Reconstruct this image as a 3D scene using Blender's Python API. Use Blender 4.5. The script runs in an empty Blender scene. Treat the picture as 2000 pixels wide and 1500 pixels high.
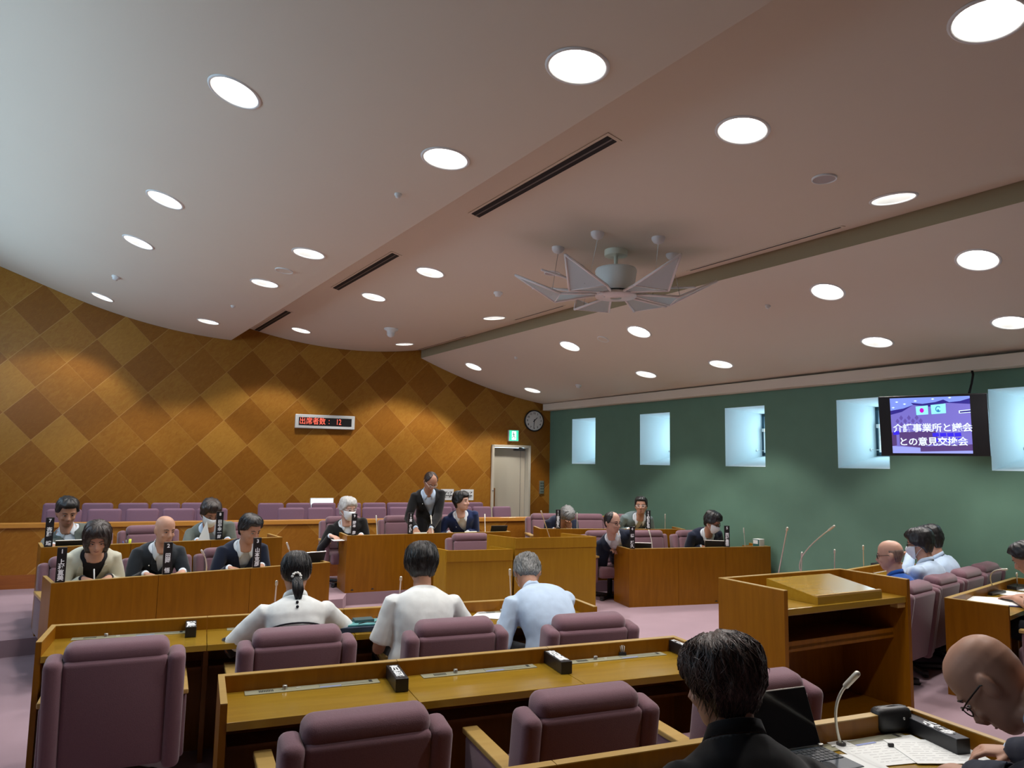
import bpy, bmesh, math, random
from math import sin, cos, pi, radians as rad, sqrt
from mathutils import Vector as V, Matrix as M, noise

scene = bpy.context.scene
COL = scene.collection
# ------------------------------------------------------------------ camera
cam = bpy.data.objects.new('camera', bpy.data.cameras.new('camera'))
COL.objects.link(cam)
cam.data.sensor_width = 36.0
cam.data.lens = 36.0 * 1450 / 2000
cam.data.clip_start = 0.05
_TH, _RO = math.atan(155 / 1450), 0.018
cam.matrix_world = M.Translation((0, 0, 1.8)) @ M.Rotation(pi / 2 + _TH, 4, 'X') @ M.Rotation(_RO, 4, 'Z')
scene.camera = cam
# ------------------------------------------------------------------ colour management and world
vs = scene.view_settings
scene.display_settings.display_device = 'sRGB'
vs.view_transform = 'Standard'
vs.look = 'None'
vs.exposure = 0.0
vs.gamma = 1.0
vs.use_curve_mapping = False
scene.cycles.use_denoising = True
scene.cycles.max_bounces = 7
scene.cycles.diffuse_bounces = 3
scene.cycles.sample_clamp_indirect = 4.0
world = bpy.data.worlds.new('daylight')
scene.world = world
world.use_nodes = True
_bg = world.node_tree.nodes['Background']
_bg.inputs[0].default_value = (0.62, 0.82, 1.0, 1)
_bg.inputs[1].default_value = 3.2
SPOT_W = 100.0
LENS_E = 12.0
LIGHT_C = (1.0, 0.955, 0.915)

# room frames: E,N = desk rows and wood wall;  ED,SN = ceiling bays
E = V((0.922, 0.387, 0)); NV = V((-0.387, 0.922, 0))
ED = V((0.5266, -0.8501, 0)); SN = V((0.8501, 0.5266, 0)); E0 = V((-1.703, 14.11, 0))
W0 = V((0.8, 15.3, 0)); A0 = 6.659
GW0 = V((0.8, 15.3, 0)); GD = V((0.507, -0.862, 0)); GN = V((0.862, 0.507, 0))

def area(name, loc, aim, sx, sy, w, col):
    l = bpy.data.lights.new(name, 'AREA'); l.shape = 'RECTANGLE'; l.size = sx; l.size_y = sy
    l.energy = w; l.color = col
    o = bpy.data.objects.new(name, l); COL.objects.link(o)
    o.location = loc; o.rotation_euler = V(aim).to_track_quat('-Z', 'Y').to_euler()
    return o
# daylight arriving through the high windows of the left wall (behind the photographer's shoulder)
_wl = E0 - SN * 8.1 + ED * 4.6
area('daylight_side_window', (_wl.x, _wl.y, 3.3), (SN.x, SN.y, 0.45), 9.6, 1.4, 60.0, (0.33, 0.64, 1.0))

# ------------------------------------------------------------------ materials
def mat(name, col, rough=0.6, metal=0.0, spec=0.5, noise_amt=0.0, noise_scale=40.0, bump=0.0, emit=None, es=1.0, sheen=0.0, alpha=None):
    m = bpy.data.materials.new(name); m.use_nodes = True
    nt = m.node_tree; b = nt.nodes['Principled BSDF']
    b.inputs['Base Color'].default_value = (*col, 1)
    b.inputs['Roughness'].default_value = rough
    b.inputs['Metallic'].default_value = metal
    b.inputs['Specular IOR Level'].default_value = spec
    if sheen:
        b.inputs['Sheen Weight'].default_value = sheen
    if emit:
        b.inputs['Emission Color'].default_value = (*emit, 1); b.inputs['Emission Strength'].default_value = es
    if alpha is not None:
        b.inputs['Alpha'].default_value = alpha
    if noise_amt or bump:
        tc = nt.nodes.new('ShaderNodeTexCoord'); n = nt.nodes.new('ShaderNodeTexNoise')
        n.inputs['Scale'].default_value = noise_scale; n.inputs['Detail'].default_value = 4
        nt.links.new(tc.outputs['Object'], n.inputs['Vector'])
        if noise_amt:
            mx = nt.nodes.new('ShaderNodeMix'); mx.data_type = 'RGBA'
            mx.inputs[6].default_value = tuple(c * (1 - noise_amt) for c in col) + (1,)
            mx.inputs[7].default_value = tuple(min(1, c * (1 + noise_amt)) for c in col) + (1,)
            nt.links.new(n.outputs[0], mx.inputs[0]); nt.links.new(mx.outputs[2], b.inputs['Base Color'])
        if bump:
            bp = nt.nodes.new('ShaderNodeBump'); bp.inputs['Strength'].default_value = bump; bp.inputs['Distance'].default_value = 0.01
            nt.links.new(n.outputs[0], bp.inputs['Height']); nt.links.new(bp.outputs[0], b.inputs['Normal'])
    return m

def math_node(nt, op, a, b=None):
    n = nt.nodes.new('ShaderNodeMath'); n.operation = op
    for i, v in enumerate((a, b)):
        if v is None: continue
        if isinstance(v, (int, float)): n.inputs[i].default_value = v
        else: nt.links.new(v, n.inputs[i])
    return n.outputs[0]

def wood(name, c1, c2, scale=(3, 3, 0.35), rough=0.32, coat=0.25, spec=0.35):
    m = bpy.data.materials.new(name); m.use_nodes = True
    nt = m.node_tree; b = nt.nodes['Principled BSDF']
    tc = nt.nodes.new('ShaderNodeTexCoord'); mp = nt.nodes.new('ShaderNodeMapping')
    mp.inputs['Scale'].default_value = scale
    n = nt.nodes.new('ShaderNodeTexNoise'); n.inputs['Scale'].default_value = 9; n.inputs['Detail'].default_value = 6; n.inputs['Distortion'].default_value = 0.4
    n2 = nt.nodes.new('ShaderNodeTexNoise'); n2.inputs['Scale'].default_value = 1.3; n2.inputs['Detail'].default_value = 2
    nt.links.new(tc.outputs['Object'], mp.inputs[0]); nt.links.new(mp.outputs[0], n.inputs['Vector']); nt.links.new(tc.outputs['Object'], n2.inputs['Vector'])
    f = math_node(nt, 'ADD', math_node(nt, 'MULTIPLY', n.outputs[0], 0.65), math_node(nt, 'MULTIPLY', n2.outputs[0], 0.35))
    cr = nt.nodes.new('ShaderNodeValToRGB')
    cr.color_ramp.elements[0].position = 0.33; cr.color_ramp.elements[0].color = (*c1, 1)
    cr.color_ramp.elements[1].position = 0.68; cr.color_ramp.elements[1].color = (*c2, 1)
    nt.links.new(f, cr.inputs[0]); nt.links.new(cr.outputs[0], b.inputs['Base Color'])
    b.inputs['Roughness'].default_value = rough
    b.inputs['Specular IOR Level'].default_value = spec if coat > 0.2 else 0.2
    b.inputs['Coat Weight'].default_value = coat; b.inputs['Coat Roughness'].default_value = 0.15
    return m

def diamond_wood(name, x0, z0, hx=0.404, hz=0.42):
    """veneer laid as squares on their corners: a tone and a grain direction for each square, pale inlay lines between"""
    m = bpy.data.materials.new(name); m.use_nodes = True
    nt = m.node_tree; L = nt.links.new; b = nt.nodes['Principled BSDF']
    tc = nt.nodes.new('ShaderNodeTexCoord'); sp = nt.nodes.new('ShaderNodeSeparateXYZ')
    L(tc.outputs['Object'], sp.inputs[0])
    X = math_node(nt, 'DIVIDE', math_node(nt, 'SUBTRACT', sp.outputs[0], x0), hx)
    Z = math_node(nt, 'DIVIDE', math_node(nt, 'SUBTRACT', sp.outputs[2], z0), hz)
    U = math_node(nt, 'MULTIPLY', math_node(nt, 'ADD', X, Z), 0.5)
    W = math_node(nt, 'MULTIPLY', math_node(nt, 'SUBTRACT', X, Z), 0.5)
    iu = math_node(nt, 'FLOOR', U); iw = math_node(nt, 'FLOOR', W)
    fu = math_node(nt, 'SUBTRACT', U, iu); fw = math_node(nt, 'SUBTRACT', W, iw)
    cb = nt.nodes.new('ShaderNodeCombineXYZ'); L(iu, cb.inputs[0]); L(iw, cb.inputs[1])
    wn = nt.nodes.new('ShaderNodeTexWhiteNoise'); wn.noise_dimensions = '2D'; L(cb.outputs[0], wn.inputs['Vector'])
    par = math_node(nt, 'MODULO', math_node(nt, 'ABSOLUTE', math_node(nt, 'ADD', iu, iw)), 2.0)
    # tone = alternating dark and light squares disturbed by chance
    tone = math_node(nt, 'ADD', math_node(nt, 'MULTIPLY', par, 0.42), math_node(nt, 'MULTIPLY', wn.outputs['Value'], 0.50))
    # grain
    g = nt.nodes.new('ShaderNodeCombineXYZ')
    L(math_node(nt, 'ADD', U, math_node(nt, 'MULTIPLY', wn.outputs['Value'], 37.0)), g.inputs[0])
    L(math_node(nt, 'ADD', math_node(nt, 'MULTIPLY', W, 2.2), math_node(nt, 'MULTIPLY', iu, 5.3)), g.inputs[1])
    n = nt.nodes.new('ShaderNodeTexNoise'); n.inputs['Scale'].default_value = 5.0; n.inputs['Detail'].default_value = 8; n.inputs['Roughness'].default_value = 0.68; n.inputs['Distortion'].default_value = 1.2
    L(g.outputs[0], n.inputs['Vector'])
    t2 = math_node(nt, 'ADD', math_node(nt, 'MULTIPLY', tone, 0.62), math_node(nt, 'MULTIPLY', math_node(nt, 'SUBTRACT', n.outputs[0], 0.5), 0.75))
    cr = nt.nodes.new('ShaderNodeValToRGB')
    e = cr.color_ramp.elements
    e[0].position = 0.0; e[0].color = (0.25, 0.090, 0.006, 1)
    e[1].position = 0.62; e[1].color = (0.41, 0.198, 0.027, 1)
    k = e.new(0.28); k.color = (0.31, 0.122, 0.011, 1)
    L(t2, cr.inputs[0])
    # inlay line
    du = math_node(nt, 'MINIMUM', fu, math_node(nt, 'SUBTRACT', 1.0, fu)); dw = math_node(nt, 'MINIMUM', fw, math_node(nt, 'SUBTRACT', 1.0, fw))
    ln = math_node(nt, 'MAXIMUM', math_node(nt, 'LESS_THAN', dw, 0.010), math_node(nt, 'MULTIPLY', math_node(nt, 'LESS_THAN', du, 0.009), 0.35))
    mx = nt.nodes.new('ShaderNodeMix'); mx.data_type = 'RGBA'
    L(math_node(nt, 'MULTIPLY', ln, 0.38), mx.inputs[0]); L(cr.outputs[0], mx.inputs[6]); mx.inputs[7].default_value = (0.62, 0.36, 0.12, 1)
    L(mx.outputs[2], b.inputs['Base Color'])
    b.inputs['Roughness'].default_value = 0.42; b.inputs['Specular IOR Level'].default_value = 0.3
    return m

OAK = wood('oak_panel', (0.215, 0.078, 0.002), (0.285, 0.110, 0.004), (3, 3, 0.3), 0.38, 0.06)  # same oak as the tops, shade of upright faces put into the colour
OAKTOP = wood('oak_top', (0.30, 0.172, 0.014), (0.365, 0.218, 0.021), (0.35, 3, 3), 0.22, 0.5)  # same oak, lighter and yellower to paint in the light on tops
OAKEDGE = wood('oak_edge', (0.43, 0.27, 0.08), (0.50, 0.33, 0.11), (0.4, 3, 3), 0.35)
OAKLIGHT = wood('oak_podium', (0.33, 0.165, 0.009), (0.39, 0.205, 0.013), (3, 3, 0.3), 0.34, 0.1)
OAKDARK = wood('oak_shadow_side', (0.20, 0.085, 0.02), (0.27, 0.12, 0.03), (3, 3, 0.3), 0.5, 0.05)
REDWOOD = wood('red_base_board', (0.24, 0.07, 0.015), (0.32, 0.10, 0.02), (0.4, 3, 3), 0.4)
CARPET = mat('pink_carpet', (0.335, 0.236, 0.270), 0.95, noise_amt=0.12, noise_scale=2.2, spec=0.1)
PLUM = mat('plum_fabric', (0.20, 0.108, 0.132), 0.9, noise_amt=0.16, noise_scale=220, bump=0.12, spec=0.15, sheen=0.3)
PLUMSEAT = mat('mauve_fabric', (0.25, 0.145, 0.20), 0.9, noise_amt=0.1, noise_scale=150, spec=0.15)
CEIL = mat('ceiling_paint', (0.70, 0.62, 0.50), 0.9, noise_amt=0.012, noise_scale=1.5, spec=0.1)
FASCIA = mat('ceiling_fascia_shade', (0.33, 0.28, 0.17), 0.9, spec=0.1)  # ceiling paint darkened in colour to imitate weak light on the step face
GREEN = mat('green_plaster', (0.142, 0.255, 0.186), 0.9, noise_amt=0.1, noise_scale=3.0, spec=0.1, bump=0.05)
REVEAL = mat('white_plaster', (0.72, 0.78, 0.78), 0.85, spec=0.1)
DARKWALL = mat('far_plaster', (0.42, 0.38, 0.34), 0.9, spec=0.1)
BLACK = mat('black_plastic', (0.012, 0.012, 0.014), 0.35)
BLACKM = mat('black_matt', (0.012, 0.012, 0.013), 0.8)
WHITEP = mat('white_paper', (0.82, 0.84, 0.82), 0.8, spec=0.2)
WHITEPL = mat('white_plastic', (0.78, 0.78, 0.74), 0.45)
CREAM = mat('cream_metal', (0.60, 0.55, 0.43), 0.45)
STEEL = mat('satin_steel', (0.55, 0.54, 0.50), 0.32, metal=0.9)
STEELD = mat('dark_steel', (0.16, 0.16, 0.16), 0.4, metal=0.7)
MICM = mat('champagne_metal', (0.66, 0.63, 0.54), 0.35, metal=0.3)
CONS = mat('console_metal', (0.40, 0.40, 0.28), 0.4, metal=0.25)
CONSD = mat('console_tray', (0.25, 0.25, 0.18), 0.5)
BLUEST = mat('blue_strip', (0.28, 0.34, 0.62), 0.5)
WHITEL = mat('white_lettering', (0.85, 0.87, 0.88), 0.6)
BLACKL = mat('black_lettering', (0.01, 0.01, 0.01), 0.7)
LENSM = mat('downlight_lens', (0.9, 0.9, 0.9), 0.4, emit=(1.0, 0.98, 0.95), es=LENS_E)
REFL = mat('downlight_reflector', (0.8, 0.8, 0.78), 0.25, metal=0.6)
FROST = mat('frosted_glass', (0.42, 0.47, 0.47), 0.35, alpha=0.85)
GLASSM = mat('window_glass', (0.8, 0.9, 0.95), 0.05, alpha=0.12)

# ------------------------------------------------------------------ object helpers
def tag(o, label=None, cat=None, group=None, kind=None):
    if label: o['label'] = label
    if cat: o['category'] = cat
    if group: o['group'] = group
    if kind: o['kind'] = kind
    return o

def empty(name, loc=(0, 0, 0), rz=0.0, label=None, cat=None, group=None, mtx=None):
    o = bpy.data.objects.new(name, None); COL.objects.link(o)
    o.empty_display_size = 0.1
    if mtx is not None: o.matrix_world = mtx
    else:
        o.location = loc; o.rotation_euler = (0, 0, rz)
    return tag(o, label, cat, group)

class MB:
    """collects shapes into one mesh"""
    def __init__(s): s.bm = bmesh.new(); s.mats = []
    def mi(s, m):
        if m not in s.mats: s.mats.append(m)
        return s.mats.index(m)
    def _fin(s, faces, m, smooth=False):
        i = s.mi(m)
        for f in faces: f.material_index = i; f.smooth = smooth
    def box(s, c, size, m, bevel=0.0, rot=None, seg=2, smooth=False, taper=None):
        mt = M.Translation(c) @ (rot.to_4x4() if rot is not None else M.Identity(4)) @ M.Diagonal((*size, 1))
        r = bmesh.ops.create_cube(s.bm, size=1.0, matrix=M.Identity(4))
        if taper:
            for v in r['verts']:
                if v.co.z > 0: v.co.x *= taper[0]; v.co.y *= taper[1]
        bmesh.ops.transform(s.bm, verts=r['verts'], matrix=mt)
        fs = list({f for v in r['verts'] for f in v.link_faces})
        if bevel > 0:
            es = list({e for v in r['verts'] for e in v.link_edges})
            g = bmesh.ops.bevel(s.bm, geom=es, offset=bevel, segments=seg, profile=0.5, affect='EDGES')
            fs = list({f for v in g['verts'] for f in v.link_faces} | set(f for f in fs if f.is_valid))
        s._fin(fs, m, smooth)
        return s
    def bx(s, x0, x1, y0, y1, z0, z1, m, bevel=0.0, seg=2, smooth=False):
        return s.box(((x0 + x1) / 2, (y0 + y1) / 2, (z0 + z1) / 2), (abs(x1 - x0), abs(y1 - y0), abs(z1 - z0)), m, bevel, None, seg, smooth)
    def prism(s, poly, z0, z1, m, bevel=0):
        b = [s.bm.verts.new((p[0], p[1], z0)) for p in poly]; t = [s.bm.verts.new((p[0], p[1], z1)) for p in poly]
        fs = [s.bm.faces.new(b[::-1]), s.bm.faces.new(t)]
        n = len(poly)
        for i in range(n): fs.append(s.bm.faces.new((b[i], b[(i + 1) % n], t[(i + 1) % n], t[i])))
        s._fin(fs, m); return s
    def solid(s, quad, off, m):
        """a thick plate: polygon in 3-D pushed along off"""
        a = [s.bm.verts.new(p) for p in quad]; b = [s.bm.verts.new(V(p) + V(off)) for p in quad]
        fs = [s.bm.faces.new(a[::-1]), s.bm.faces.new(b)]; n = len(quad)
        for i in range(n): fs.append(s.bm.faces.new((a[i], a[(i + 1) % n], b[(i + 1) % n], b[i])))
        s._fin(fs, m); return s
    def face(s, pts, m):
        s._fin([s.bm.faces.new([s.bm.verts.new(p) for p in pts])], m); return s
    def rings(s, rings, m, smooth=True, cap=True, closed=True):
        vs_ = [[s.bm.verts.new(p) for p in r] for r in rings]; fs = []
        for a, b in zip(vs_, vs_[1:]):
            n = len(a)
            for i in range(n if closed else n - 1):
                fs.append(s.bm.faces.new((a[i], a[(i + 1) % n], b[(i + 1) % n], b[i])))
        if cap:
            fs.append(s.bm.faces.new(vs_[0][::-1])); fs.append(s.bm.faces.new(vs_[-1]))
        s._fin(fs, m, smooth); return s
    def tube(s, pts, r, m, n=8, flat=None, smooth=True, cap=True):
        """tube along points; r number or list; flat=(axis vector, factor) squashes it along an axis"""
        pts = [V(p) for p in pts]; k = len(pts)
        rs = r if isinstance(r, (list, tuple)) else [r] * k
        ref = None; out = []
        for i, p in enumerate(pts):
            d = (pts[min(i + 1, k - 1)] - pts[max(i - 1, 0)])
            if d.length < 1e-9: d = V((0, 0, 1))
            d.normalize()
            if ref is None:
                ref = d.orthogonal().normalized()
            ref = (ref - d * ref.dot(d))
            if ref.length < 1e-6: ref = d.orthogonal()
            ref.normalize(); q = d.cross(ref)
            ring = []
            for j in range(n):
                a = 2 * pi * j / n; o = (ref * cos(a) + q * sin(a)) * rs[i]
                if flat: o = o - V(flat[0]) * (o.dot(V(flat[0])) * (1 - flat[1]))
                ring.append(p + o)
            out.append(ring)
        return s.rings(out, m, smooth, cap)
    def capsule(s, a, b, r, m, n=10):
        a, b = V(a), V(b); d = (b - a).normalized()
        ps, rs = [], []
        for t in (0.05, 0.35, 0.7): ps.append(a - d * r * (1 - t)); rs.append(r * sqrt(max(0.0, 1 - (1 - t) ** 2)))
        ps.append(a); rs.append(r); ps.append(b); rs.append(r)
        for t in (0.3, 0.65, 0.95): ps.append(b + d * r * t); rs.append(r * sqrt(1 - t * t))
        return s.tube(ps, rs, m, n)
    def ell(s, c, rad_, m, n=14, k=9, rot=None, smooth=True):
        R = rot if rot is not None else M.Identity(3); c = V(c); out = []
        for i in range(k + 1):
            ph = -pi / 2 + pi * i / k; rr = max(0.02, cos(ph))
            out.append([c + R @ V((rad_[0] * rr * cos(2 * pi * j / n), rad_[1] * rr * sin(2 * pi * j / n), rad_[2] * sin(ph))) for j in range(n)])
        return s.rings(out, m, smooth)
    def lathe(s, prof, m, n=24, c=(0, 0, 0), smooth=True, cap=False):
        c = V(c)
        return s.rings([[c + V((r * cos(2 * pi * j / n), r * sin(2 * pi * j / n), z)) for j in range(n)] for r, z in prof], m, smooth, cap)
    def mesh(s, name):
        bmesh.ops.recalc_face_normals(s.bm, faces=s.bm.faces)
        me = bpy.data.meshes.new(name); s.bm.to_mesh(me); s.bm.free()
        for m in s.mats: me.materials.append(m)
        return me
    def build(s, name, parent=None, loc=None, rz=None, mtx=None):
        o = bpy.data.objects.new(name, s.mesh(name)); COL.objects.link(o)
        if parent is not None: o.parent = parent
        if mtx is not None: o.matrix_local = mtx
        if loc is not None: o.location = loc
        if rz is not None: o.rotation_euler = (0, 0, rz)
        return o

def copy_tree(o, parent=None):
    c = o.copy(); COL.objects.link(c)
    if parent is not None: c.parent = parent
    for ch in list(o.children): copy_tree(ch, c)
    return c

def evaluated(o, name=None):
    """mesh with modifiers applied; removes the temporary object"""
    dg = bpy.context.evaluated_depsgraph_get(); dg.update()
    me = bpy.data.meshes.new_from_object(o.evaluated_get(dg), depsgraph=dg)
    old = o.data; bpy.data.objects.remove(o); 
    if isinstance(old, bpy.types.Mesh): bpy.data.meshes.remove(old)
    if name: me.name = name
    return me

def link_mesh(name, me, parent=None, mtx=None):
    o = bpy.data.objects.new(name, me); COL.objects.link(o)
    if parent is not None: o.parent = parent
    if mtx is not None: o.matrix_local = mtx
    return o

def text_mesh(txt, size, m, bold=0.0, spacing=1.0, ext=0.0006, vertical=False, line=1.0, align='CENTER'):
    c = bpy.data.curves.new('lettering', 'FONT')
    c.body = '\n'.join(txt) if vertical else txt
    c.size = size; c.align_x = align; c.align_y = 'CENTER'; c.offset = bold; c.extrude = ext
    c.space_character = spacing; c.space_line = line; c.resolution_u = 2
    o = bpy.data.objects.new('lettering', c); COL.objects.link(o)
    dg = bpy.context.evaluated_depsgraph_get(); dg.update()
    me = bpy.data.meshes.new_from_object(o.evaluated_get(dg), depsgraph=dg)
    bpy.data.objects.remove(o); bpy.data.curves.remove(c)
    me.materials.clear(); me.materials.append(m)
    return me

def basis(x, y, z, loc):
    x, y, z = V(x), V(y), V(z)
    return M(((x.x, y.x, z.x, loc[0]), (x.y, y.y, z.y, loc[1]), (x.z, y.z, z.z, loc[2]), (0, 0, 0, 1)))

def rz_of(v): return math.atan2(v[1], v[0])
ORD = ['first', 'second', 'third', 'fourth', 'fifth', 'sixth', 'seventh', 'eighth', 'ninth', 'tenth']

# ================================================================== ROOM
def ST(s, t, z=0.0): p = E0 + SN * s + ED * t; return V((p.x, p.y, z))
def t_wall(s): return (-0.1285 + 0.1566 * s) / 0.9876
def zR(s): return 3.79 - 0.4425 * s + 0.0565 * s * s
def zM(s): return 3.844 + 0.07 * (s + 1.23) ** 2
def zL(s):
    if s < -6: return 4.4346 + 0.39 * (-6 - s)
    return 3.8496 + 0.065 * (s + 3.0) ** 2
TB = 17.8
def GP(g, y=0.0, z=0.0): p = GW0 + GD * g + GN * y; return V((p.x, p.y, z))
g_end = 21.4
FLOORP = [ST(-8.2, -1.42), W0, GP(g_end), ST(-8.2, TB)]
b = MB(); b.prism([(p.x, p.y) for p in FLOORP], -0.12, 0.0, CARPET); tag(b.build('floor'), kind='structure')
b = MB(); b.prism([(p.x, p.y) for p in FLOORP], 5.9, 6.0, DARKWALL); tag(b.build('ceiling_deck'), kind='structure')
# raised platform carrying the council desks in front of the wood wall
PLAT = [(-8.4, 10.5), (-7.3, 5.2), (-6.4, 5.25), (-4.72, 6.66), (-2.75, 8.05), (-2.33, 8.93), (-1.98, 9.12), (-2.02, 9.5), (0.06, 10.45),
        (0.45, 10.74), (2.62, 11.10), (2.95, 11.15), (0.75, 14.9), (0.6, 15.2), (-9.0, 11.15)]
b = MB(); b.prism(PLAT, 0.0, 0.15, CARPET); tag(b.build('floor_dais'), kind='structure')

# wood wall: local x = distance along the wall, y = into the wall
WMX = basis(E, NV, (0, 0, 1), NV * 13.798)
DIAM = diamond_wood('diamond_veneer', 3.62, 2.45)
d0, d1, dz = 5.375, 6.215, 2.165
b = MB()
b.bx(-4.5, d0, 0, 0.2, 0, 5.9, DIAM).bx(d0, d1, 0, 0.2, dz, 5.9, DIAM).bx(d1, 6.66, 0, 0.2, 0, 5.9, DIAM)
tag(b.build('wall_front', mtx=WMX), kind='structure')
# door
dr = tag(empty('door_1', mtx=WMX @ M.Translation(((d0 + d1) / 2, 0, 0.15))), kind='structure'); hw = (d1 - d0) / 2; dh = dz - 0.15
b = MB(); b.bx(-hw, -hw + 0.05, -0.05, 0.2, 0, dh, CREAM, 0.006).bx(hw - 0.05, hw, -0.05, 0.2, 0, dh, CREAM, 0.006).bx(-hw, hw, -0.05, 0.2, dh - 0.045, dh, CREAM, 0.006)
b.build('door_frame', dr)
b = MB(); b.bx(-hw + 0.055, hw - 0.055, 0.13, 0.17, 0.0, dh - 0.055, CREAM, 0.004); b.build('door_leaf', dr)
b = MB(); b.bx(hw - 0.155, hw - 0.15, 0.125, 0.131, 0, dh - 0.06, STEELD); b.build('leaf_seam', dr)
b = MB(); b.bx(0.1, 0.34, 0.07, 0.13, dh - 0.11, dh - 0.06, STEELD, 0.008); b.tube([(0.14, 0.06, dh - 0.075), (0.30, -0.02, dh - 0.07), (0.18, 0.02, dh - 0.05)], 0.012, STEELD); b.build('door_closer', dr)
b = MB(); b.bx(-hw + 0.075, -hw + 0.12, 0.05, 0.13, 0.1, 1.16, OAKDARK, 0.012); b.ell((-hw + 0.03, -0.055, 1.12), (0.018, 0.012, 0.018), STEEL); b.build('door_handle', dr)

# green wall with deep splayed windows
GMX = basis(GD, GN, (0, 0, 1), GW0)
WIN = [((0.791, 1.771), (1.545, 2.624)), ((2.822, 1.796), (3.569, 2.644)), ((4.775, 1.827), (5.522, 2.647)), ((6.682, 1.849), (7.438, 2.622)), ((8.531, 1.864), (9.073, 2.661))]
ws = []
for i, (lo, hi) in enumerate(WIN):
    ws.append((lo[0], lo[0] + (hi[0] - lo[0] if i < 3 else 0.70)))
ws.append((ws[-1][0] + 2.02, ws[-1][0] + 2.72))
wz0, wz1, TH_ = 1.815, 2.685, 0.92
b = MB()
b.bx(0, g_end, 0, TH_, 0, wz0, GREEN).bx(0, g_end, 0, TH_, wz1, 5.9, GREEN)
prev = 0
for (a, c) in ws:
    b.bx(prev, a, 0, TH_, wz0, wz1, GREEN); prev = c
b.bx(prev, g_end, 0, TH_, wz0, wz1, GREEN)
tag(b.build('wall_right', mtx=GMX), kind='structure')
TEAL = mat('dark_teal_frame', (0.02, 0.07, 0.10), 0.4)
for i, (a, c) in enumerate(ws):
    wd = tag(empty('window_%d' % (i + 1), mtx=GMX @ M.Translation((a, 0, wz0))), kind='structure'); w = c - a; h = wz1 - wz0
    F = [(0, 0, 0), (w, 0, 0), (w, 0, h), (0, 0, h)]; B_ = [(0.02, 0.80, 0.17), (w - 0.02, 0.80, 0.17), (w - 0.02, 0.80, h - 0.05), (0.02, 0.80, h - 0.05)]
    b = MB()
    for k in range(4): b.face([F[k], F[(k + 1) % 4], B_[(k + 1) % 4], B_[k]], REVEAL)
    b.build('reveal', wd)
    b = MB(); x0, x1, z0, z1 = 0.02, w - 0.02, 0.17, h - 0.05
    b.bx(x0, x0 + 0.045, 0.78, 0.85, z0, z1, TEAL).bx(x1 - 0.045, x1, 0.78, 0.85, z0, z1, TEAL).bx(x0, x1, 0.78, 0.85, z0, z0 + 0.045, TEAL).bx(x0, x1, 0.78, 0.85, z1 - 0.045, z1, TEAL)
    b.build('window_frame', wd)
    b = MB(); b.bx(x0 + 0.04, x1 - 0.04, 0.815, 0.82, z0 + 0.04, z1 - 0.04, GLASSM); b.build('pane', wd)
    b = MB(); b.bx(x0 + 0.03, x0 + 0.075, 0.74, 0.78, h - 0.33, h - 0.28, WHITEPL, 0.005).bx(x0 + 0.05, x0 + 0.07, 0.76, 0.78, z0 + 0.05, h - 0.3, WHITEPL)
    b.tube([(x0 + 0.0, 0.66, z0 + 0.08), (x0 + 0.13, 0.77, z0 + 0.075)], 0.004, WHITEPL); b.ell((x0 + 0.0, 0.66, z0 + 0.08), (0.012, 0.02, 0.02), WHITEPL)
    b.build('window_stay', wd)
    ll = area('daylight_window', GP((a + c) / 2, 0.90, (wz0 + wz1) / 2), tuple(-GN) , 0.6, 0.5, 6.0, (0.45, 0.80, 1.0)); 

# left wall (out of frame) with the high daylight windows, and the wall behind the camera
LMX = basis(ED, SN, (0, 0, -1), ST(-8.2, 0)) @ M.Scale(-1, 4, (0, 0, 1))
b = MB()
for (t0, t1, z0, z1) in ((-1.5, TB, 0, 2.5), (-1.5, TB, 4.15, 5.9), (-1.5, -0.2, 2.5, 4.15), (9.55, TB, 2.5, 4.15)):
    b.prism([tuple(ST(-8.2, t0)[:2]), tuple(ST(-8.2, t1)[:2]), tuple(ST(-8.4, t1)[:2]), tuple(ST(-8.4, t0)[:2])], z0, z1, DARKWALL)
tag(b.build('wall_left'), kind='structure')
b = MB(); b.prism([tuple(ST(-8.2, TB)[:2]), tuple(ST(7.5, TB)[:2]), tuple(ST(7.5, TB + 0.2)[:2]), tuple(ST(-8.2, TB + 0.2)[:2])], 0, 5.9, DARKWALL); tag(b.build('wall_back'), kind='structure')
for i in range(5):
    wd = tag(empty('window_%d' % (7 + i), mtx=basis(ED, -SN, (0, 0, 1), ST(-8.2, -0.2 + i * 1.95, 2.5))), kind='structure')
    b = MB()
    for (x0, x1, z0, z1) in ((0, 0.05, 0, 1.65), (1.88, 1.93, 0, 1.65), (0, 1.93, 0, 0.05), (0, 1.93, 1.6, 1.65)): b.bx(x0, x1, 0.05, 0.12, z0, z1, CREAM)
    b.build('window_frame', wd)
    b = MB(); b.bx(0.05, 1.88, 0.08, 0.085, 0.05, 1.6, GLASSM); b.build('pane', wd)

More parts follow.
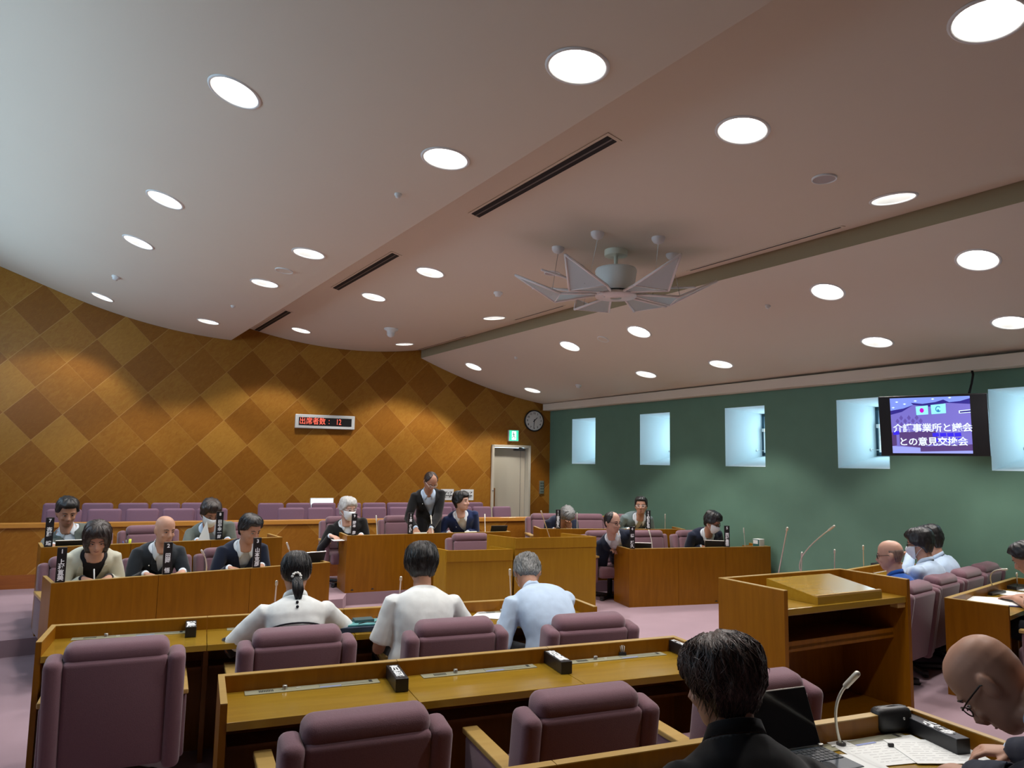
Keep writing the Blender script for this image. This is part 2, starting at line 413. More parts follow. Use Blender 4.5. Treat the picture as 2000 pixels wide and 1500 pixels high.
# ------------------------------------------------------------------ downlights and ceiling bays
ROWS = {
 'L0': ('in the leftmost row', 'L', [(-5.446, -0.014), (-5.295, 3.766), (-5.232, 5.511), (-5.130, 8.058)], 3),
 'L1': ('in the second row from the left', 'L', [(-4.008, 0.675), (-3.916, 3.861), (-3.866, 5.480), (-3.792, 8.426), (-3.759, 9.899)], 2),
 'M0': ('in the left middle row', 'M', [(-2.523, 0.545), (-2.479, 3.728), (-2.438, 5.354), (-2.373, 9.798), (-2.342, 11.247)], 2),
 'M1': ('in the row beside the ceiling step', 'M', [(-0.787, 0.882), (-0.708, 3.858), (-0.768, 5.574), (-0.621, 9.740)], 3),
 'R0': ('in the upper row right of the step', 'R', [(0.558, 0.979), (0.547, 3.980), (0.549, 5.519), (0.539, 8.341), (0.536, 9.768)], 2),
 'R1': ('in the row nearest the green wall', 'R', [(1.743, 1.163), (1.719, 4.361), (1.715, 5.863), (1.692, 8.133), (1.666, 9.494)], 2),
}
ZF = {'L': zL, 'M': zM, 'R': zR}
def ceil_frame(s, t, bay):
    f = ZF[bay]; z = f(s); sl = (f(s + 0.01) - f(s - 0.01)) / 0.02
    xs = V((SN.x, SN.y, sl)).normalized(); ys = -ED; n = xs.cross(ys).normalized()
    return basis(xs, ys, n, ST(s, t, z))
lights = {'L': [], 'M': [], 'R': []}
for k, (desc, bay, pts, extra) in ROWS.items():
    pts = list(pts)
    for j in range(0): pts.append((pts[-1][0], max(pts[-1][1] + (1.5 if j % 2 else 2.9), 11.9)))
    for i, p in enumerate(pts): lights[bay].append((p, desc, i))

def slab(name, bay, s0, s1, n, thick):
    f = ZF[bay]; b = MB(); bm = b.bm; rows = []
    for i in range(n + 1):
        s = s0 + (s1 - s0) * i / n; ta = t_wall(s) + 0.012
        rows.append([bm.verts.new(ST(s, ta, f(s))), bm.verts.new(ST(s, TB - 0.01, f(s))), bm.verts.new(ST(s, TB - 0.01, f(s) + thick)), bm.verts.new(ST(s, ta, f(s) + thick))])
    fs = []; sm = []
    for r, q in zip(rows, rows[1:]):
        for i in range(4):
            fc = bm.faces.new((r[i], r[(i + 1) % 4], q[(i + 1) % 4], q[i])); (sm if i == 0 else fs).append(fc)
    ends = [bm.faces.new(rows[0]), bm.faces.new(rows[-1][::-1])]
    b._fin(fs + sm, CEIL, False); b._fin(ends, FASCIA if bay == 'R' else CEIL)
    o = b.build(name)
    c = MB()
    for (p, d, i) in lights[bay]:
        mx = ceil_frame(p[0], p[1], bay)
        ring = lambda z: [mx @ V((0.152 * cos(2 * pi * j / 28), 0.152 * sin(2 * pi * j / 28), z)) for j in range(28)]
        c.rings([ring(-0.12), ring(0.115)], CEIL, False)
    co = c.build('hole_cutter')
    md = o.modifiers.new('holes', 'BOOLEAN'); md.operation = 'DIFFERENCE'; md.object = co; md.solver = 'EXACT'
    me = evaluated(o, name); bpy.data.objects.remove(co)
    tag(link_mesh(name, me), kind='structure')
slab('ceiling_left', 'L', -8.19, -3.40, 26, 0.42)
slab('ceiling', 'M', -3.36, -0.002, 20, 0.4)
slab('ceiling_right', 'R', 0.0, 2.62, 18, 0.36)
# soffit trim where the right bay meets the green wall
b = MB(); b.bx(0.02, g_end - 0.2, -0.20, -0.005, 2.885, 3.02, CEIL, 0.01); tag(b.build('trim_1', mtx=GMX), kind='structure')

DL = None
def downlight(p, bay, desc, i):
    global DL
    lab = 'lit round downlight, %s from the wood wall %s' % (ORD[i], desc)
    mx = ceil_frame(p[0], p[1], bay)
    if DL is None:
        r = empty('downlight', mtx=mx)
        b = MB(); b.lathe([(0.150, 0.004), (0.150, -0.004), (0.158, -0.009), (0.168, -0.006), (0.172, 0.0)], WHITEPL, 32); b.build('rim', r)
        b = MB(); b.lathe([(0.151, 0.0), (0.143, 0.03), (0.122, 0.085), (0.115, 0.1)], REFL, 32); b.build('reflector', r)
        b = MB(); b.lathe([(0.118, 0.092), (0.10, 0.082), (0.06, 0.074), (0.001, 0.07)], LENSM, 32); b.build('lens', r)
        l = bpy.data.lights.new('downlight_lamp', 'SPOT'); l.energy = SPOT_W; l.color = LIGHT_C
        l.spot_size = rad(106); l.spot_blend = 0.25; l.shadow_soft_size = 0.1
        lo = bpy.data.objects.new('lamp', l); COL.objects.link(lo); lo.parent = r; lo.location = (0, 0, -0.03)
        DL = r; o = r
    else:
        o = copy_tree(DL); o.matrix_world = mx
    tag(o, lab, 'ceiling light', 'round downlights in the ceiling')
for bay in 'LMR':
    for (p, desc, i) in lights[bay]: downlight(p, bay, desc, i)

# ------------------------------------------------------------------ slot diffusers and small ceiling fittings
def slot(pa, pb, w, label):
    (s0, t0), (s1, t1) = pa, pb; s = (s0 + s1) / 2; t = (t0 + t1) / 2; L = abs(t1 - t0)
    r = empty('air_slot', mtx=ceil_frame(s, t, 'M'), label=label, cat='air vent', group='slot air vents in the middle ceiling bay')
    b = MB(); b.bx(-w / 2 - 0.02, w / 2 + 0.02, -L / 2 - 0.03, L / 2 + 0.03, -0.006, 0.002, CEIL); b.build('frame', r)
    b = MB(); b.bx(-w / 2, w / 2, -L / 2, L / 2, -0.009, -0.004, BLACKM); b.build('opening', r)
    if w > 0.04:
        b = MB(); b.bx(-0.006, 0.006, -L / 2, L / 2, -0.011, -0.006, STEELD); b.build('blade', r)
slot((-2.874, 7.164), (-2.836, 9.091), 0.085, 'long wide black air slot across the ceiling above the chandelier')
slot((-2.953, 3.514), (-2.895, 5.505), 0.085, 'black air slot halfway between the chandelier and the wood wall')
slot((-3.026, -0.531), (-2.977, 1.524), 0.085, 'black air slot nearest the wood wall on the left of the middle bay')
slot((-0.259, 7.228), (-0.204, 9.023), 0.022, 'long thin black air slot beside the ceiling step right of the chandelier')
slot((-0.301, 3.760), (-0.284, 4.955), 0.022, 'thin black air slot beside the ceiling step left of the chandelier')
slot((0.035, 0.061), (-0.317, 1.923), 0.022, 'short thin black air slot at the wall end of the ceiling step')

def ceil_disc(p, bay, r0, label, nm, cat, grp=None, h=0.012, m=CEIL, dome=False):
    r = empty(nm, mtx=ceil_frame(p[0], p[1], bay), label=label, cat=cat, group=grp)
    b = MB()
    if dome:
        b.lathe([(r0, 0.0), (r0, -h * 0.4), (r0 * 0.7, -h * 0.55), (r0 * 0.62, -h), (0.001, -h * 1.05)], m, 20)
    else:
        b.lathe([(r0, 0.0), (r0 * 0.99, -h), (r0 * 0.9, -h), (r0 * 0.88, -h * 0.5)], WHITEPL, 28)
    b.build('housing', r)
    if not dome:
        b = MB(); b.lathe([(r0 * 0.9, -h * 0.6), (0.001, -h * 0.6)], m, 28); b.build('grille', r)
SPK = mat('speaker_mesh', (0.45, 0.40, 0.38), 0.7)
ceil_disc((-3.384, 10.299), 'M', 0.10, 'round ceiling speaker grille cut by the top edge of the photo', 'ceiling_speaker', 'speaker', 'round ceiling speakers', m=SPK)
ceil_disc((-1.456, 9.733), 'M', 0.085, 'round ceiling speaker grille near the right end of the long thin slot', 'ceiling_speaker', 'speaker', 'round ceiling speakers', m=SPK)
ceil_disc((-1.511, 6.450), 'M', 0.085, 'round ceiling speaker grille beside the chandelier cable cup', 'ceiling_speaker', 'speaker', 'round ceiling speakers', m=SPK)
ceil_disc((-3.889, 4.629), 'L', 0.10, 'faint round ceiling speaker cover in the left ceiling bay', 'ceiling_speaker', 'speaker', 'round ceiling speakers', m=CEIL)
ceil_disc((0.542, 4.776), 'R', 0.085, 'faint round ceiling speaker cover in the right ceiling bay', 'ceiling_speaker', 'speaker', 'round ceiling speakers', m=CEIL)
for p, bay, lb in (((-5.373, 1.701), 'L', 'white smoke detector on the left ceiling near the wood wall'), ((-3.790, 7.604), 'L', 'small sprinkler head on the left ceiling bay beside its edge'),
                   ((-1.511, 5.317), 'M', 'small white detector on the ceiling left of the chandelier'), ((1.786, 2.555), 'R', 'small detector on the right ceiling near the green wall'),
                   ((0.562, 7.594), 'R', 'small sprinkler head on the right ceiling bay'), ((0.549, 2.464), 'R', 'small sprinkler head on the right ceiling near the clock'),
                   ((-3.951, 2.216), 'L', 'tiny sprinkler head on the left ceiling near the wood wall')):
    sm = 'sprinkler' in lb
    ceil_disc(p, bay, 0.03 if sm else 0.055, lb, 'sprinkler_head' if sm else 'smoke_detector', 'sprinkler' if sm else 'smoke detector', None, 0.03 if sm else 0.05, WHITEPL, True)
# dome camera
r = empty('security_camera', mtx=ceil_frame(*(-1.584, 2.187), 'M'), label='small white dome security camera hanging from the ceiling near the wood wall', cat='camera')
b = MB(); b.lathe([(0.11, 0), (0.11, -0.02), (0.065, -0.04), (0.06, -0.075)], WHITEPL, 24); b.build('base', r)
b = MB(); b.ell((0, 0, -0.085), (0.06, 0.06, 0.055), WHITEPL); b.build('dome', r)
b = MB(); b.ell((0.02, 0.045, -0.095), (0.024, 0.026, 0.026), BLACK); b.build('camera_lens', r)

# ------------------------------------------------------------------ chandelier
cs, ct = (-1.489, 7.491)
cz = zM(cs)
CH = empty('chandelier', loc=ST(cs, ct, cz), rz=0.12, label='white star-shaped chandelier of folded grey glass petals under the ceiling', cat='chandelier')
WFR = mat('chandelier_white', (0.80, 0.74, 0.70), 0.4)
PETG = mat('chandelier_glass', (0.50, 0.58, 0.58), 0.25, alpha=0.9)
b = MB(); b.lathe([(0.11, 0.02), (0.11, -0.05), (0.105, -0.055), (0.02, -0.055), (0.018, -0.17)], mat('chandelier_canopy', (0.75, 0.72, 0.55), 0.5), 28); b.build('canopy', CH)
b = MB(); b.lathe([(0.02, -0.16), (0.12, -0.165), (0.19, -0.18), (0.20, -0.20), (0.175, -0.36), (0.16, -0.40)], mat('chandelier_drum', (0.86, 0.88, 0.82), 0.4), 32); b.build('drum', CH)
HZ = -0.445
b = MB(); b.lathe([(0.001, HZ + 0.03), (0.16, HZ + 0.03), (0.20, HZ + 0.01), (0.195, HZ - 0.01), (0.001, HZ - 0.02)], WFR, 32); b.build('hub', CH)
b = MB(); b.lathe([(0.055, HZ - 0.018), (0.05, HZ - 0.024), (0.001, HZ - 0.024)], STEEL, 20)
b.ell((-0.12, -0.02, HZ - 0.015), (0.012, 0.012, 0.008), WHITEPL); b.build('hub_cap', CH)
for a in (-6, 38, 101, 178, 229, 289):
    ca, sa = cos(rad(a)), sin(rad(a)); R = lambda r_, w_, z_: V((r_ * ca - w_ * sa, r_ * sa + w_ * ca, z_))
    A1, A2 = R(0.17, 0.03, HZ + 0.015), R(0.17, -0.03, HZ + 0.015)
    C1, C2 = R(0.56, 0.19, HZ - 0.035), R(0.56, -0.19, HZ - 0.035); T = R(0.97, 0, HZ + 0.17)
    up = V((0, 0, 0.006))
    pt = MB(); pt.solid([A1, A2, C2, C1], up, PETG); pt.solid([C1, C2, T], up, PETG); po = pt.build('petal_glass', CH)
    fr = MB()
    for P_, Q_ in ((A1, C1), (A2, C2), (C1, T), (C2, T)): fr.tube([P_, Q_], 0.012, WFR, 6)
    fr.tube([C1, C2], 0.005, WFR, 6); fr.build('petal_frame', CH)
b = MB()
for a, z0 in ((10, -0.30), (62, -0.28), (150, -0.32), (205, -0.34)):
    for dz_ in (0, 0.05): b.tube([V((0.15 * cos(rad(a)), 0.15 * sin(rad(a)), z0 - dz_ - 0.06)), V(((0.86 - dz_ * 4) * cos(rad(a)), (0.86 - dz_ * 4) * sin(rad(a)), z0 + 0.02 - dz_ * 0.3))], 0.011, WFR, 6)
b.build('brace_rods', CH)
for i, (px_, tip) in enumerate((((-1.941, 7.168), 178), ((-1.923, 7.755), 108), ((-1.452, 8.038), 40), ((-0.980, 7.725), -6), ((-1.466, 6.848), 229))):
    q = ST(px_[0], px_[1], zM(px_[0])) ; loc = CH.matrix_world.inverted() if False else None
    L_ = M.Rotation(-0.12, 3, 'Z') @ (q - ST(cs, ct, cz))
    b = MB(); b.lathe([(0.062, 0.01), (0.06, -0.02), (0.045, -0.045), (0.012, -0.062), (0.001, -0.063)], WFR, 18, c=L_); b.build('cable_cup', CH)
    e_ = V((0.62 * cos(rad(tip)), 0.62 * sin(rad(tip)), HZ - 0.01))
    b = MB(); b.tube([L_ + V((0, 0, -0.06)), e_], 0.0025, STEEL, 5); b.build('cable', CH)

# ------------------------------------------------------------------ things on the wood wall
def on_wall(a, z, y=0.0): return WMX @ M.Translation((a, -y, z)) @ M.Rotation(pi / 2, 4, 'X')   # local x right, y up, z to the room
r = empty('led_sign', mtx=on_wall(2.105, 2.486), label='white framed LED sign with red attendance characters on the wood wall', cat='sign')
b = MB(); b.bx(-0.53, 0.53, -0.125, 0.125, 0.0, 0.08, mat('led_frame', (0.66, 0.68, 0.66), 0.4), 0.012); b.build('housing', r)
b = MB(); b.bx(-0.47, 0.47, -0.072, 0.072, 0.078, 0.084, BLACK); b.build('screen', r)
LEDR = mat('led_red', (0.5, 0.05, 0.03), 0.5, emit=(1.0, 0.16, 0.10), es=1.1)
o = link_mesh('lettering', text_mesh('出席者数', 0.116, LEDR, 0.0005, 1.0, align='LEFT'), r); o.location = (-0.462, 0.0, 0.086); o.scale = (1, 1.15, 1)
b = MB(); b.bx(0.058, 0.07, 0.02, 0.034, 0.084, 0.0865, LEDR).bx(0.058, 0.07, -0.034, -0.02, 0.084, 0.0865, LEDR); b.build('colon', r)
o = link_mesh('lettering', text_mesh('12', 0.125, LEDR, 0.0005, align='LEFT'), r); o.location = (0.185, 0.0, 0.086); o.scale = (0.8, 1.15, 1)
# clock
r = empty('wall_clock', mtx=on_wall(6.285, 2.671), label='round white wall clock with black numerals high in the wall corner', cat='clock')
b = MB(); b.lathe([(0.19, 0.0), (0.215, 0.01), (0.22, 0.03), (0.21, 0.045), (0.195, 0.04)], BLACK, 40); b.build('case', r)
b = MB(); b.lathe([(0.197, 0.03), (0.001, 0.031)], WHITEPL, 40); b.build('dial', r)
for h in range(1, 13):
    a = pi / 2 - h * pi / 6; link_mesh('numeral', text_mesh(str(h), 0.055, BLACKL, 0.001), r, M.Translation((0.152 * cos(a), 0.152 * sin(a), 0.034)))
def hand(nm_, ang, L, w):
    b = MB(); b.solid([(-w, -0.03, 0.036), (w, -0.03, 0.036), (w * 0.6, L, 0.036), (-w * 0.6, L, 0.036)], (0, 0, 0.003), BLACK); b.build(nm_, r, mtx=M.Rotation(-ang, 4, 'Z'))
hand('hour_hand', rad(45.5), 0.095, 0.009); hand('minute_hand', rad(184), 0.15, 0.007)
# exit sign
r = empty('exit_sign', mtx=on_wall(5.823, 2.352), label='small lit green and white emergency exit sign above the door', cat='sign')
b = MB(); b.bx(-0.105, 0.105, -0.112, 0.112, 0, 0.07, WHITEPL, 0.006); b.build('housing', r)
b = MB(); b.bx(-0.098, 0.098, -0.1, 0.105, 0.069, 0.073, mat('exit_green', (0.02, 0.4, 0.25), 0.5, emit=(0.06, 0.75, 0.45), es=1.1)); b.build('face', r)
EW = mat('exit_white', (0.8, 0.9, 0.85), 0.5, emit=(0.75, 1.0, 0.92), es=1.2)
b = MB(); b.bx(-0.045, 0.05, -0.085, 0.09, 0.073, 0.0745, EW); b.build('doorway_symbol', r)
EG = mat('exit_figure', (0.02, 0.3, 0.2), 0.5)
b = MB(); b.ell((-0.012, 0.055, 0.0752), (0.011, 0.011, 0.001), EG)
for p in ([(-0.01, 0.042, .0752), (0.0, 0.0, .0752)], [(0, 0, .0752), (0.022, -0.03, .0752), (0.012, -0.062, .0752)], [(0, 0, .0752), (-0.022, -0.03, .0752), (-0.04, -0.04, .0752)], [(-0.008, 0.035, .0752), (0.02, 0.022, .0752)], [(-0.008, 0.035, .0752), (-0.032, 0.015, .0752)]):
    b.tube(p, 0.006, EG, 6, flat=((0, 0, 1), 0.15))
b.build('running_figure', r)
# switch panel
r = empty('switch_panel', mtx=on_wall(6.475, 1.328), label='narrow steel switch panel on the wood wall right of the door', cat='switch panel')
b = MB(); b.bx(-0.05, 0.05, -0.13, 0.13, 0, 0.03, STEEL, 0.004); b.build('plate', r)
b = MB()
for k in range(4):
    for x in (-0.015, 0.025): b.bx(x - 0.012, x + 0.012, -0.1 + k * 0.055, -0.07 + k * 0.055, 0.03, 0.036, STEELD)
b.build('switches', r)
# taped notices
for a, z, lb in ((4.478, 1.18, 'white notice sheet with two black lines on the wall, left of the pair'), (4.887, 1.176, 'white notice sheet on the wall partly behind the man in the blue suit')):
    r = empty('notice_sheet', mtx=on_wall(a, z), label=lb, cat='notice', group='press seat notices on the wood wall')
    b = MB(); b.bx(-0.13, 0.13, -0.105, 0.105, 0.0, 0.004, WHITEP); b.build('sheet', r)
    o = link_mesh('lettering', text_mesh('メディア', 0.058, BLACKL, 0.002, 0.75), r); o.location = (0, 0.03, 0.0045)
    o = link_mesh('lettering', text_mesh('関係者席', 0.052, BLACKL, 0.003, 0.92), r); o.location = (0, -0.035, 0.0045)

# ------------------------------------------------------------------ television on the green wall
tl, tr = V((3.964, 8.020, 2.578)), V((4.761, 7.420, 2.597)); bl, br = V((4.003, 8.020, 1.959)), V((4.790, 7.420, 1.946))
cx_ = (tr - tl); cx_.z = 0; W_ = cx_.length; cx_.normalize()
cen = (tl + tr + bl + br) / 4; nrm = V((0, 0, 1)).cross(-cx_).normalized()
if nrm.dot(-cen) < 0: nrm = -nrm
tilt = rad(7); zz = (nrm * cos(tilt) + V((0, 0, -sin(tilt)))); yy = zz.cross(cx_).normalized(); H_ = ((tl - bl).length + (tr - br).length) / 2
TVM = basis(cx_, yy, zz, cen)
tv = empty('television', mtx=TVM, label='large black flat television showing a violet title slide on the green wall', cat='television')
b = MB(); b.bx(-W_ / 2, W_ / 2, -H_ / 2, H_ / 2, -0.06, 0.0, BLACK, 0.008); b.build('case', tv)
b = MB(); b.bx(-0.2, 0.2, -0.2, 0.2, -0.14, -0.06, BLACKM); b.box((0, 0.02, -0.17), (0.1, 0.1, 0.12), BLACKM); b.build('wall_bracket', tv)
def em(n, c, s=1.0): return mat(n, tuple(v * 0.15 for v in c), 0.5, emit=c, es=s)
sw, sh = W_ * 0.735, H_ * 0.92; sx0, sy1 = -W_ / 2 + W_ * 0.115, H_ / 2 * 0.93
def SP(u, v, k): return (sx0 + u * sw, sy1 - v * sh, 0.0012 + 0.0006 * k)
scr = MB()
def poly(pts, m, k): scr.face([SP(u, v, k) for u, v in pts], m)
cW, cC, cD, cP = em('slide_wall', (0.20, 0.17, 0.62)), em('slide_ceiling', (0.24, 0.34, 0.95)), em('slide_shadow', (0.03, 0.02, 0.26)), em('slide_desk', (0.10, 0.05, 0.20))
cB, cF, cL, cA = em('slide_seats', (0.04, 0.02, 0.85)), em('slide_floor', (0.36, 0.40, 0.95)), em('slide_light', (0.75, 0.95, 1.0), 1.2), em('slide_flag', (0.35, 0.95, 1.0))
cM, cE, cG = em('slide_red_disc', (0.62, 0.0, 0.62)), em('slide_emblem', (0.03, 0.22, 0.55)), em('slide_band', (0.13, 0.09, 0.42))
poly([(0, 0), (1, 0), (1, 1), (0, 1)], cW, 0)
poly([(0, .12), (1, .02), (1, .14), (.72, .11), (.5, .17), (.3, .13), (.15, .25), (0, .30)], cD, 1)
poly([(0, 0), (1, 0), (1, .04), (.88, .085), (.75, .1), (.68, .05), (.58, .09), (.42, .115), (.27, .09), (.3, .13), (.17, .19), (0, .225)], cC, 2)
for u, v in ((.09, .07), (.19, .11), (.04, .17), (.33, .06), (.55, .035), (.76, .02)): poly([(u - .022, v), (u, v - .014), (u + .022, v), (u, v + .014)], cL, 3)
for i in range(7):
    for j in range(3):
        if (i + j) % 2: poly([(.06 + i * .05, .36 + j * .06), (.085 + i * .05, .31 + j * .06), (.11 + i * .05, .36 + j * .06), (.085 + i * .05, .41 + j * .06)], cG, 1)
poly([(.33, .16), (.485, .145), (.485, .305), (.335, .315)], cA, 3); poly([(.52, .14), (.705, .12), (.705, .29), (.525, .305)], cA, 3)
poly([(.405 + .027 * cos(i * pi / 10), .232 + .042 * sin(i * pi / 10)) for i in range(20)], cM, 4)
for i in range(14):
    a0, a1 = 0.6 + i * 0.36, 0.6 + (i + 1) * 0.36
    poly([(.612 + .036 * cos(a0), .215 + .055 * sin(a0)), (.612 + .036 * cos(a1), .215 + .055 * sin(a1)), (.612 + .025 * cos(a1), .215 + .04 * sin(a1)), (.612 + .025 * cos(a0), .215 + .04 * sin(a0))], cE, 4)
poly([(.61 + .013 * cos(i * pi / 8), .24 + .022 * sin(i * pi / 8)) for i in range(16)], cE, 4)
poly([(.86, .25), (1, .235), (1, .29), (.86, .3)], cL, 3); poly([(.872, .263), (1, .248), (1, .278), (.872, .29)], cD, 4)
poly([(0, .62), (.06, .62), (.06, .86), (0, .87)], cP, 2); poly([(.1, .62), (.56, .6), (.6, .8), (.36, .9), (.1, .86)], cP, 2)
poly([(0, .87), (.36, .9), (.36, .97), (1, .95), (1, 1), (0, 1)], cF, 3); poly([(.36, .88), (1, .84), (1, .95), (.36, .97)], cP, 3)
for i in range(8): poly([(.52 + .09 * (i % 4) + .04 * (i // 4), .64 + .09 * (i // 4)), (.60 + .09 * (i % 4) + .04 * (i // 4), .635 + .09 * (i // 4)), (.605 + .09 * (i % 4) + .04 * (i // 4), .70 + .09 * (i // 4)), (.525 + .09 * (i % 4) + .04 * (i // 4), .705 + .09 * (i // 4))] if .605 + .09 * (i % 4) + .04 * (i // 4) < 1 else [(.9, .75), (.99, .745), (.99, .8), (.9, .8)], cB, 3)
poly([(.02, .6), (.1, .6), (.1, .66), (.02, .67)], cB, 3)
scr.build('screen', tv)
TXT = em('slide_title', (0.80, 0.88, 1.0), 1.15)
for s_, v_ in (('介護事業所と議会', .555), ('との意見交換会', .80)):
    o = link_mesh('lettering', text_mesh(s_, sw * 0.128, TXT, 0.0016, 0.93), tv); o.location = SP(.52, v_, 9)
# cable to the ceiling
q0, q1 = V((4.986, 8.000, 2.947)), V((4.800, 7.750, 2.618))
b = MB(); b.tube([q0, (q0 * 2 + q1) / 3 + V((0.03, 0, 0)), (q0 + q1 * 2) / 3 + V((0.02, 0, 0)), q1], 0.012, BLACKM, 7); b.build('power_cable', tv, mtx=TVM.inverted())

# ------------------------------------------------------------------ half-height wood partition in front of the audience seats
r = empty('wood_partition', mtx=basis(E, NV, (0, 0, 1), NV * 11.0 + V((0, 0, 0.15))), label='long half-height diamond veneer partition with orange wood rail before the audience seats', cat='partition')
b = MB(); b.bx(-3.9, 6.72, 0.0, 0.06, 0.0, 0.745, diamond_wood('partition_veneer', 0.1, 0.45, 0.42, 0.42)); b.build('panel', r)
b = MB(); b.bx(-3.92, 6.75, -0.03, 0.10, 0.74, 0.80, wood('rail_oak', (0.50, 0.22, 0.035), (0.58, 0.27, 0.05), (0.4, 3, 3), 0.3), 0.006); b.build('rail', r)
b = MB(); b.bx(-3.9, 6.72, -0.012, 0.0, 0.0, 0.17, REDWOOD); b.build('base_board', r)
b = MB(); b.prism([tuple((NV * 11.08 + E * -3.3)[:2]), tuple((NV * 11.08 + E * 6.4)[:2]), tuple((NV * 13.6 + E * 5.2)[:2]), tuple((NV * 13.78 + E * 5.2)[:2]), tuple((NV * 13.78 + E * -3.6)[:2])], 0.15, 0.255, CARPET); tag(b.build('floor_gallery'), kind='structure')

# ================================================================== FURNITURE
def desk(p0, p1, n, z0, z1, label, depth=0.46, consoles=False, group='council desk rows', front=OAK, end_shade=True):
    """bench desk: x runs along the public front, y toward the sitter"""
    p0, p1 = V((*p0, 0)), V((*p1, 0)); ex = (p1 - p0); L = ex.length; ex.normalize(); ey = V((0, 0, 1)).cross(ex)
    r = empty('bench_desk', mtx=basis(ex, ey, (0, 0, 1), (p0.x, p0.y, z0)), label=label, cat='desk', group=group)
    H = z1 - z0; T = H - 0.0765; w = L / n
    for i in range(n):
        a, c = i * w + (0.0015 if i else 0.028), (i + 1) * w - (0.0015 if i < n - 1 else 0.028)
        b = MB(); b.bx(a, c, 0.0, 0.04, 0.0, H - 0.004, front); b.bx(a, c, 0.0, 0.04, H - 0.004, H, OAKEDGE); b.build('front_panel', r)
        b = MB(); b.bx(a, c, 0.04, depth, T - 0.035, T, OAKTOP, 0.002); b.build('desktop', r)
        b = MB(); b.bx(a + 0.02, c - 0.02, 0.04, depth - 0.26, T - 0.20, T - 0.185, OAKDARK); b.build('shelf', r)
        if i:
            b = MB(); b.bx(i * w - 0.014, i * w + 0.014, 0.04, depth - 0.20, 0.0, T - 0.036, OAKDARK); b.build('divider', r)
        if consoles:
            x0, x1 = a + 0.12 * w, a + 0.86 * w; y0, y1 = 0.05, 0.115
            b = MB(); b.bx(x0, x1, y0, y1, T, T + 0.004, CONS, 0.001); cp = b.build('console_panel', r); cl = x1 - x0
            # as the sitter sees it the grille is on the left: the sitter's left is +x for these rows
            b = MB()
            for k in range(9): b.bx(x1 - cl * 0.10 - k * cl * 0.012, x1 - cl * 0.10 - k * cl * 0.012 - 0.004, y0 + 0.018, y1 - 0.018, T + 0.004, T + 0.0048, BLACKM)
            b.build('grille', cp)
            b = MB(); b.lathe([(0.011, 0), (0.011, 0.018), (0.009, 0.02), (0.001, 0.02)], STEEL, 14, c=(x1 - cl * 0.285, (y0 + y1) / 2, T + 0.004)); b.build('knob', cp)
            b = MB(); b.bx(x0 + cl * 0.05, x0 + cl * 0.46, y0 + 0.01, y1 - 0.016, T + 0.004, T + 0.0055, CONSD); b.bx(x0 + cl * 0.055, x0 + cl * 0.08, y0 + 0.015, y1 - 0.02, T + 0.0055, T + 0.006, BLACKM); b.build('tray', cp)
            b = MB(); b.bx(x0 + cl * 0.30, x0 + cl * 0.46, y1 - 0.016, y1 - 0.004, T + 0.004, T + 0.0055, BLUEST); b.build('blue_strip', cp)
            b = MB(); b.bx(x0 + cl * 0.60, x0 + cl * 0.63, y0 + 0.03, y0 + 0.036, T + 0.004, T + 0.008, WHITEPL); b.build('switch', cp)
    for s in (0, 1):
        x0, x1 = (0, 0.028) if s == 0 else (L - 0.028, L)
        b = MB(); b.bx(x0, x1, 0.0, depth - 0.005, 0.0, H - 0.004, front); b.bx(x0, x1, 0.0, depth - 0.005, H - 0.004, H, OAKEDGE); b.build('end_panel', r)
    return r, ex, ey, L

R1 = desk((0.461, 5.837), (-2.704, 4.536), 4, 0, 0.80, 'long oak bench desk where three people in white tops sit with their backs turned', consoles=True)
R2 = desk((0.989, 4.548), (-1.343, 3.58), 3, 0, 0.80, 'empty oak bench desk in the foreground with black name bars on it', consoles=True)
R3 = desk((1.715, 3.289), (-0.62, 2.32), 3, 0, 0.80, 'nearest oak bench desk under the laptop and papers at the bottom right', consoles=True)
L1 = desk((-3.59, 5.97), (-1.759, 7.464), 3, 0, 0.80, 'oak bench desk at left where the woman in the cream jacket writes')
L2 = desk((-4.329, 6.997), (-2.489, 8.291), 3, 0.15, 0.95, 'raised oak bench desk at far left behind the cream jacket woman')
PR = desk((-2.04, 9.495), (0.02, 10.468), 3, 0.15, 0.86, 'raised oak bench desk before the standing man in the black jacket', front=OAK)
RC1 = desk((1.544, 9.706), (3.578, 10.332), 3, 0, 0.735, 'oak bench desk standing on the pink carpet in front of the green wall')
RC2 = desk((0.431, 10.760), (2.60, 11.125), 3, 0.15, 0.88, 'raised oak bench desk before the bowed man and the man in grey jacket')
RR1 = desk((4.30, 8.43), (3.33, 7.62), 2, 0, 0.79, 'oak bench desk in front of the man in the blue shirt')
RR2 = desk((5.02, 7.53), (3.588, 6.256), 2, 0, 0.766, 'oak bench desk at the right edge with a navy clipboard on it')

def on_desk(D, u, y, z=None):
    """world point on a desk: u metres along the front, y toward the sitter"""
    r, ex, ey, L = D; p = r.location if False else r.matrix_world.translation
    return p + ex * u + ey * y

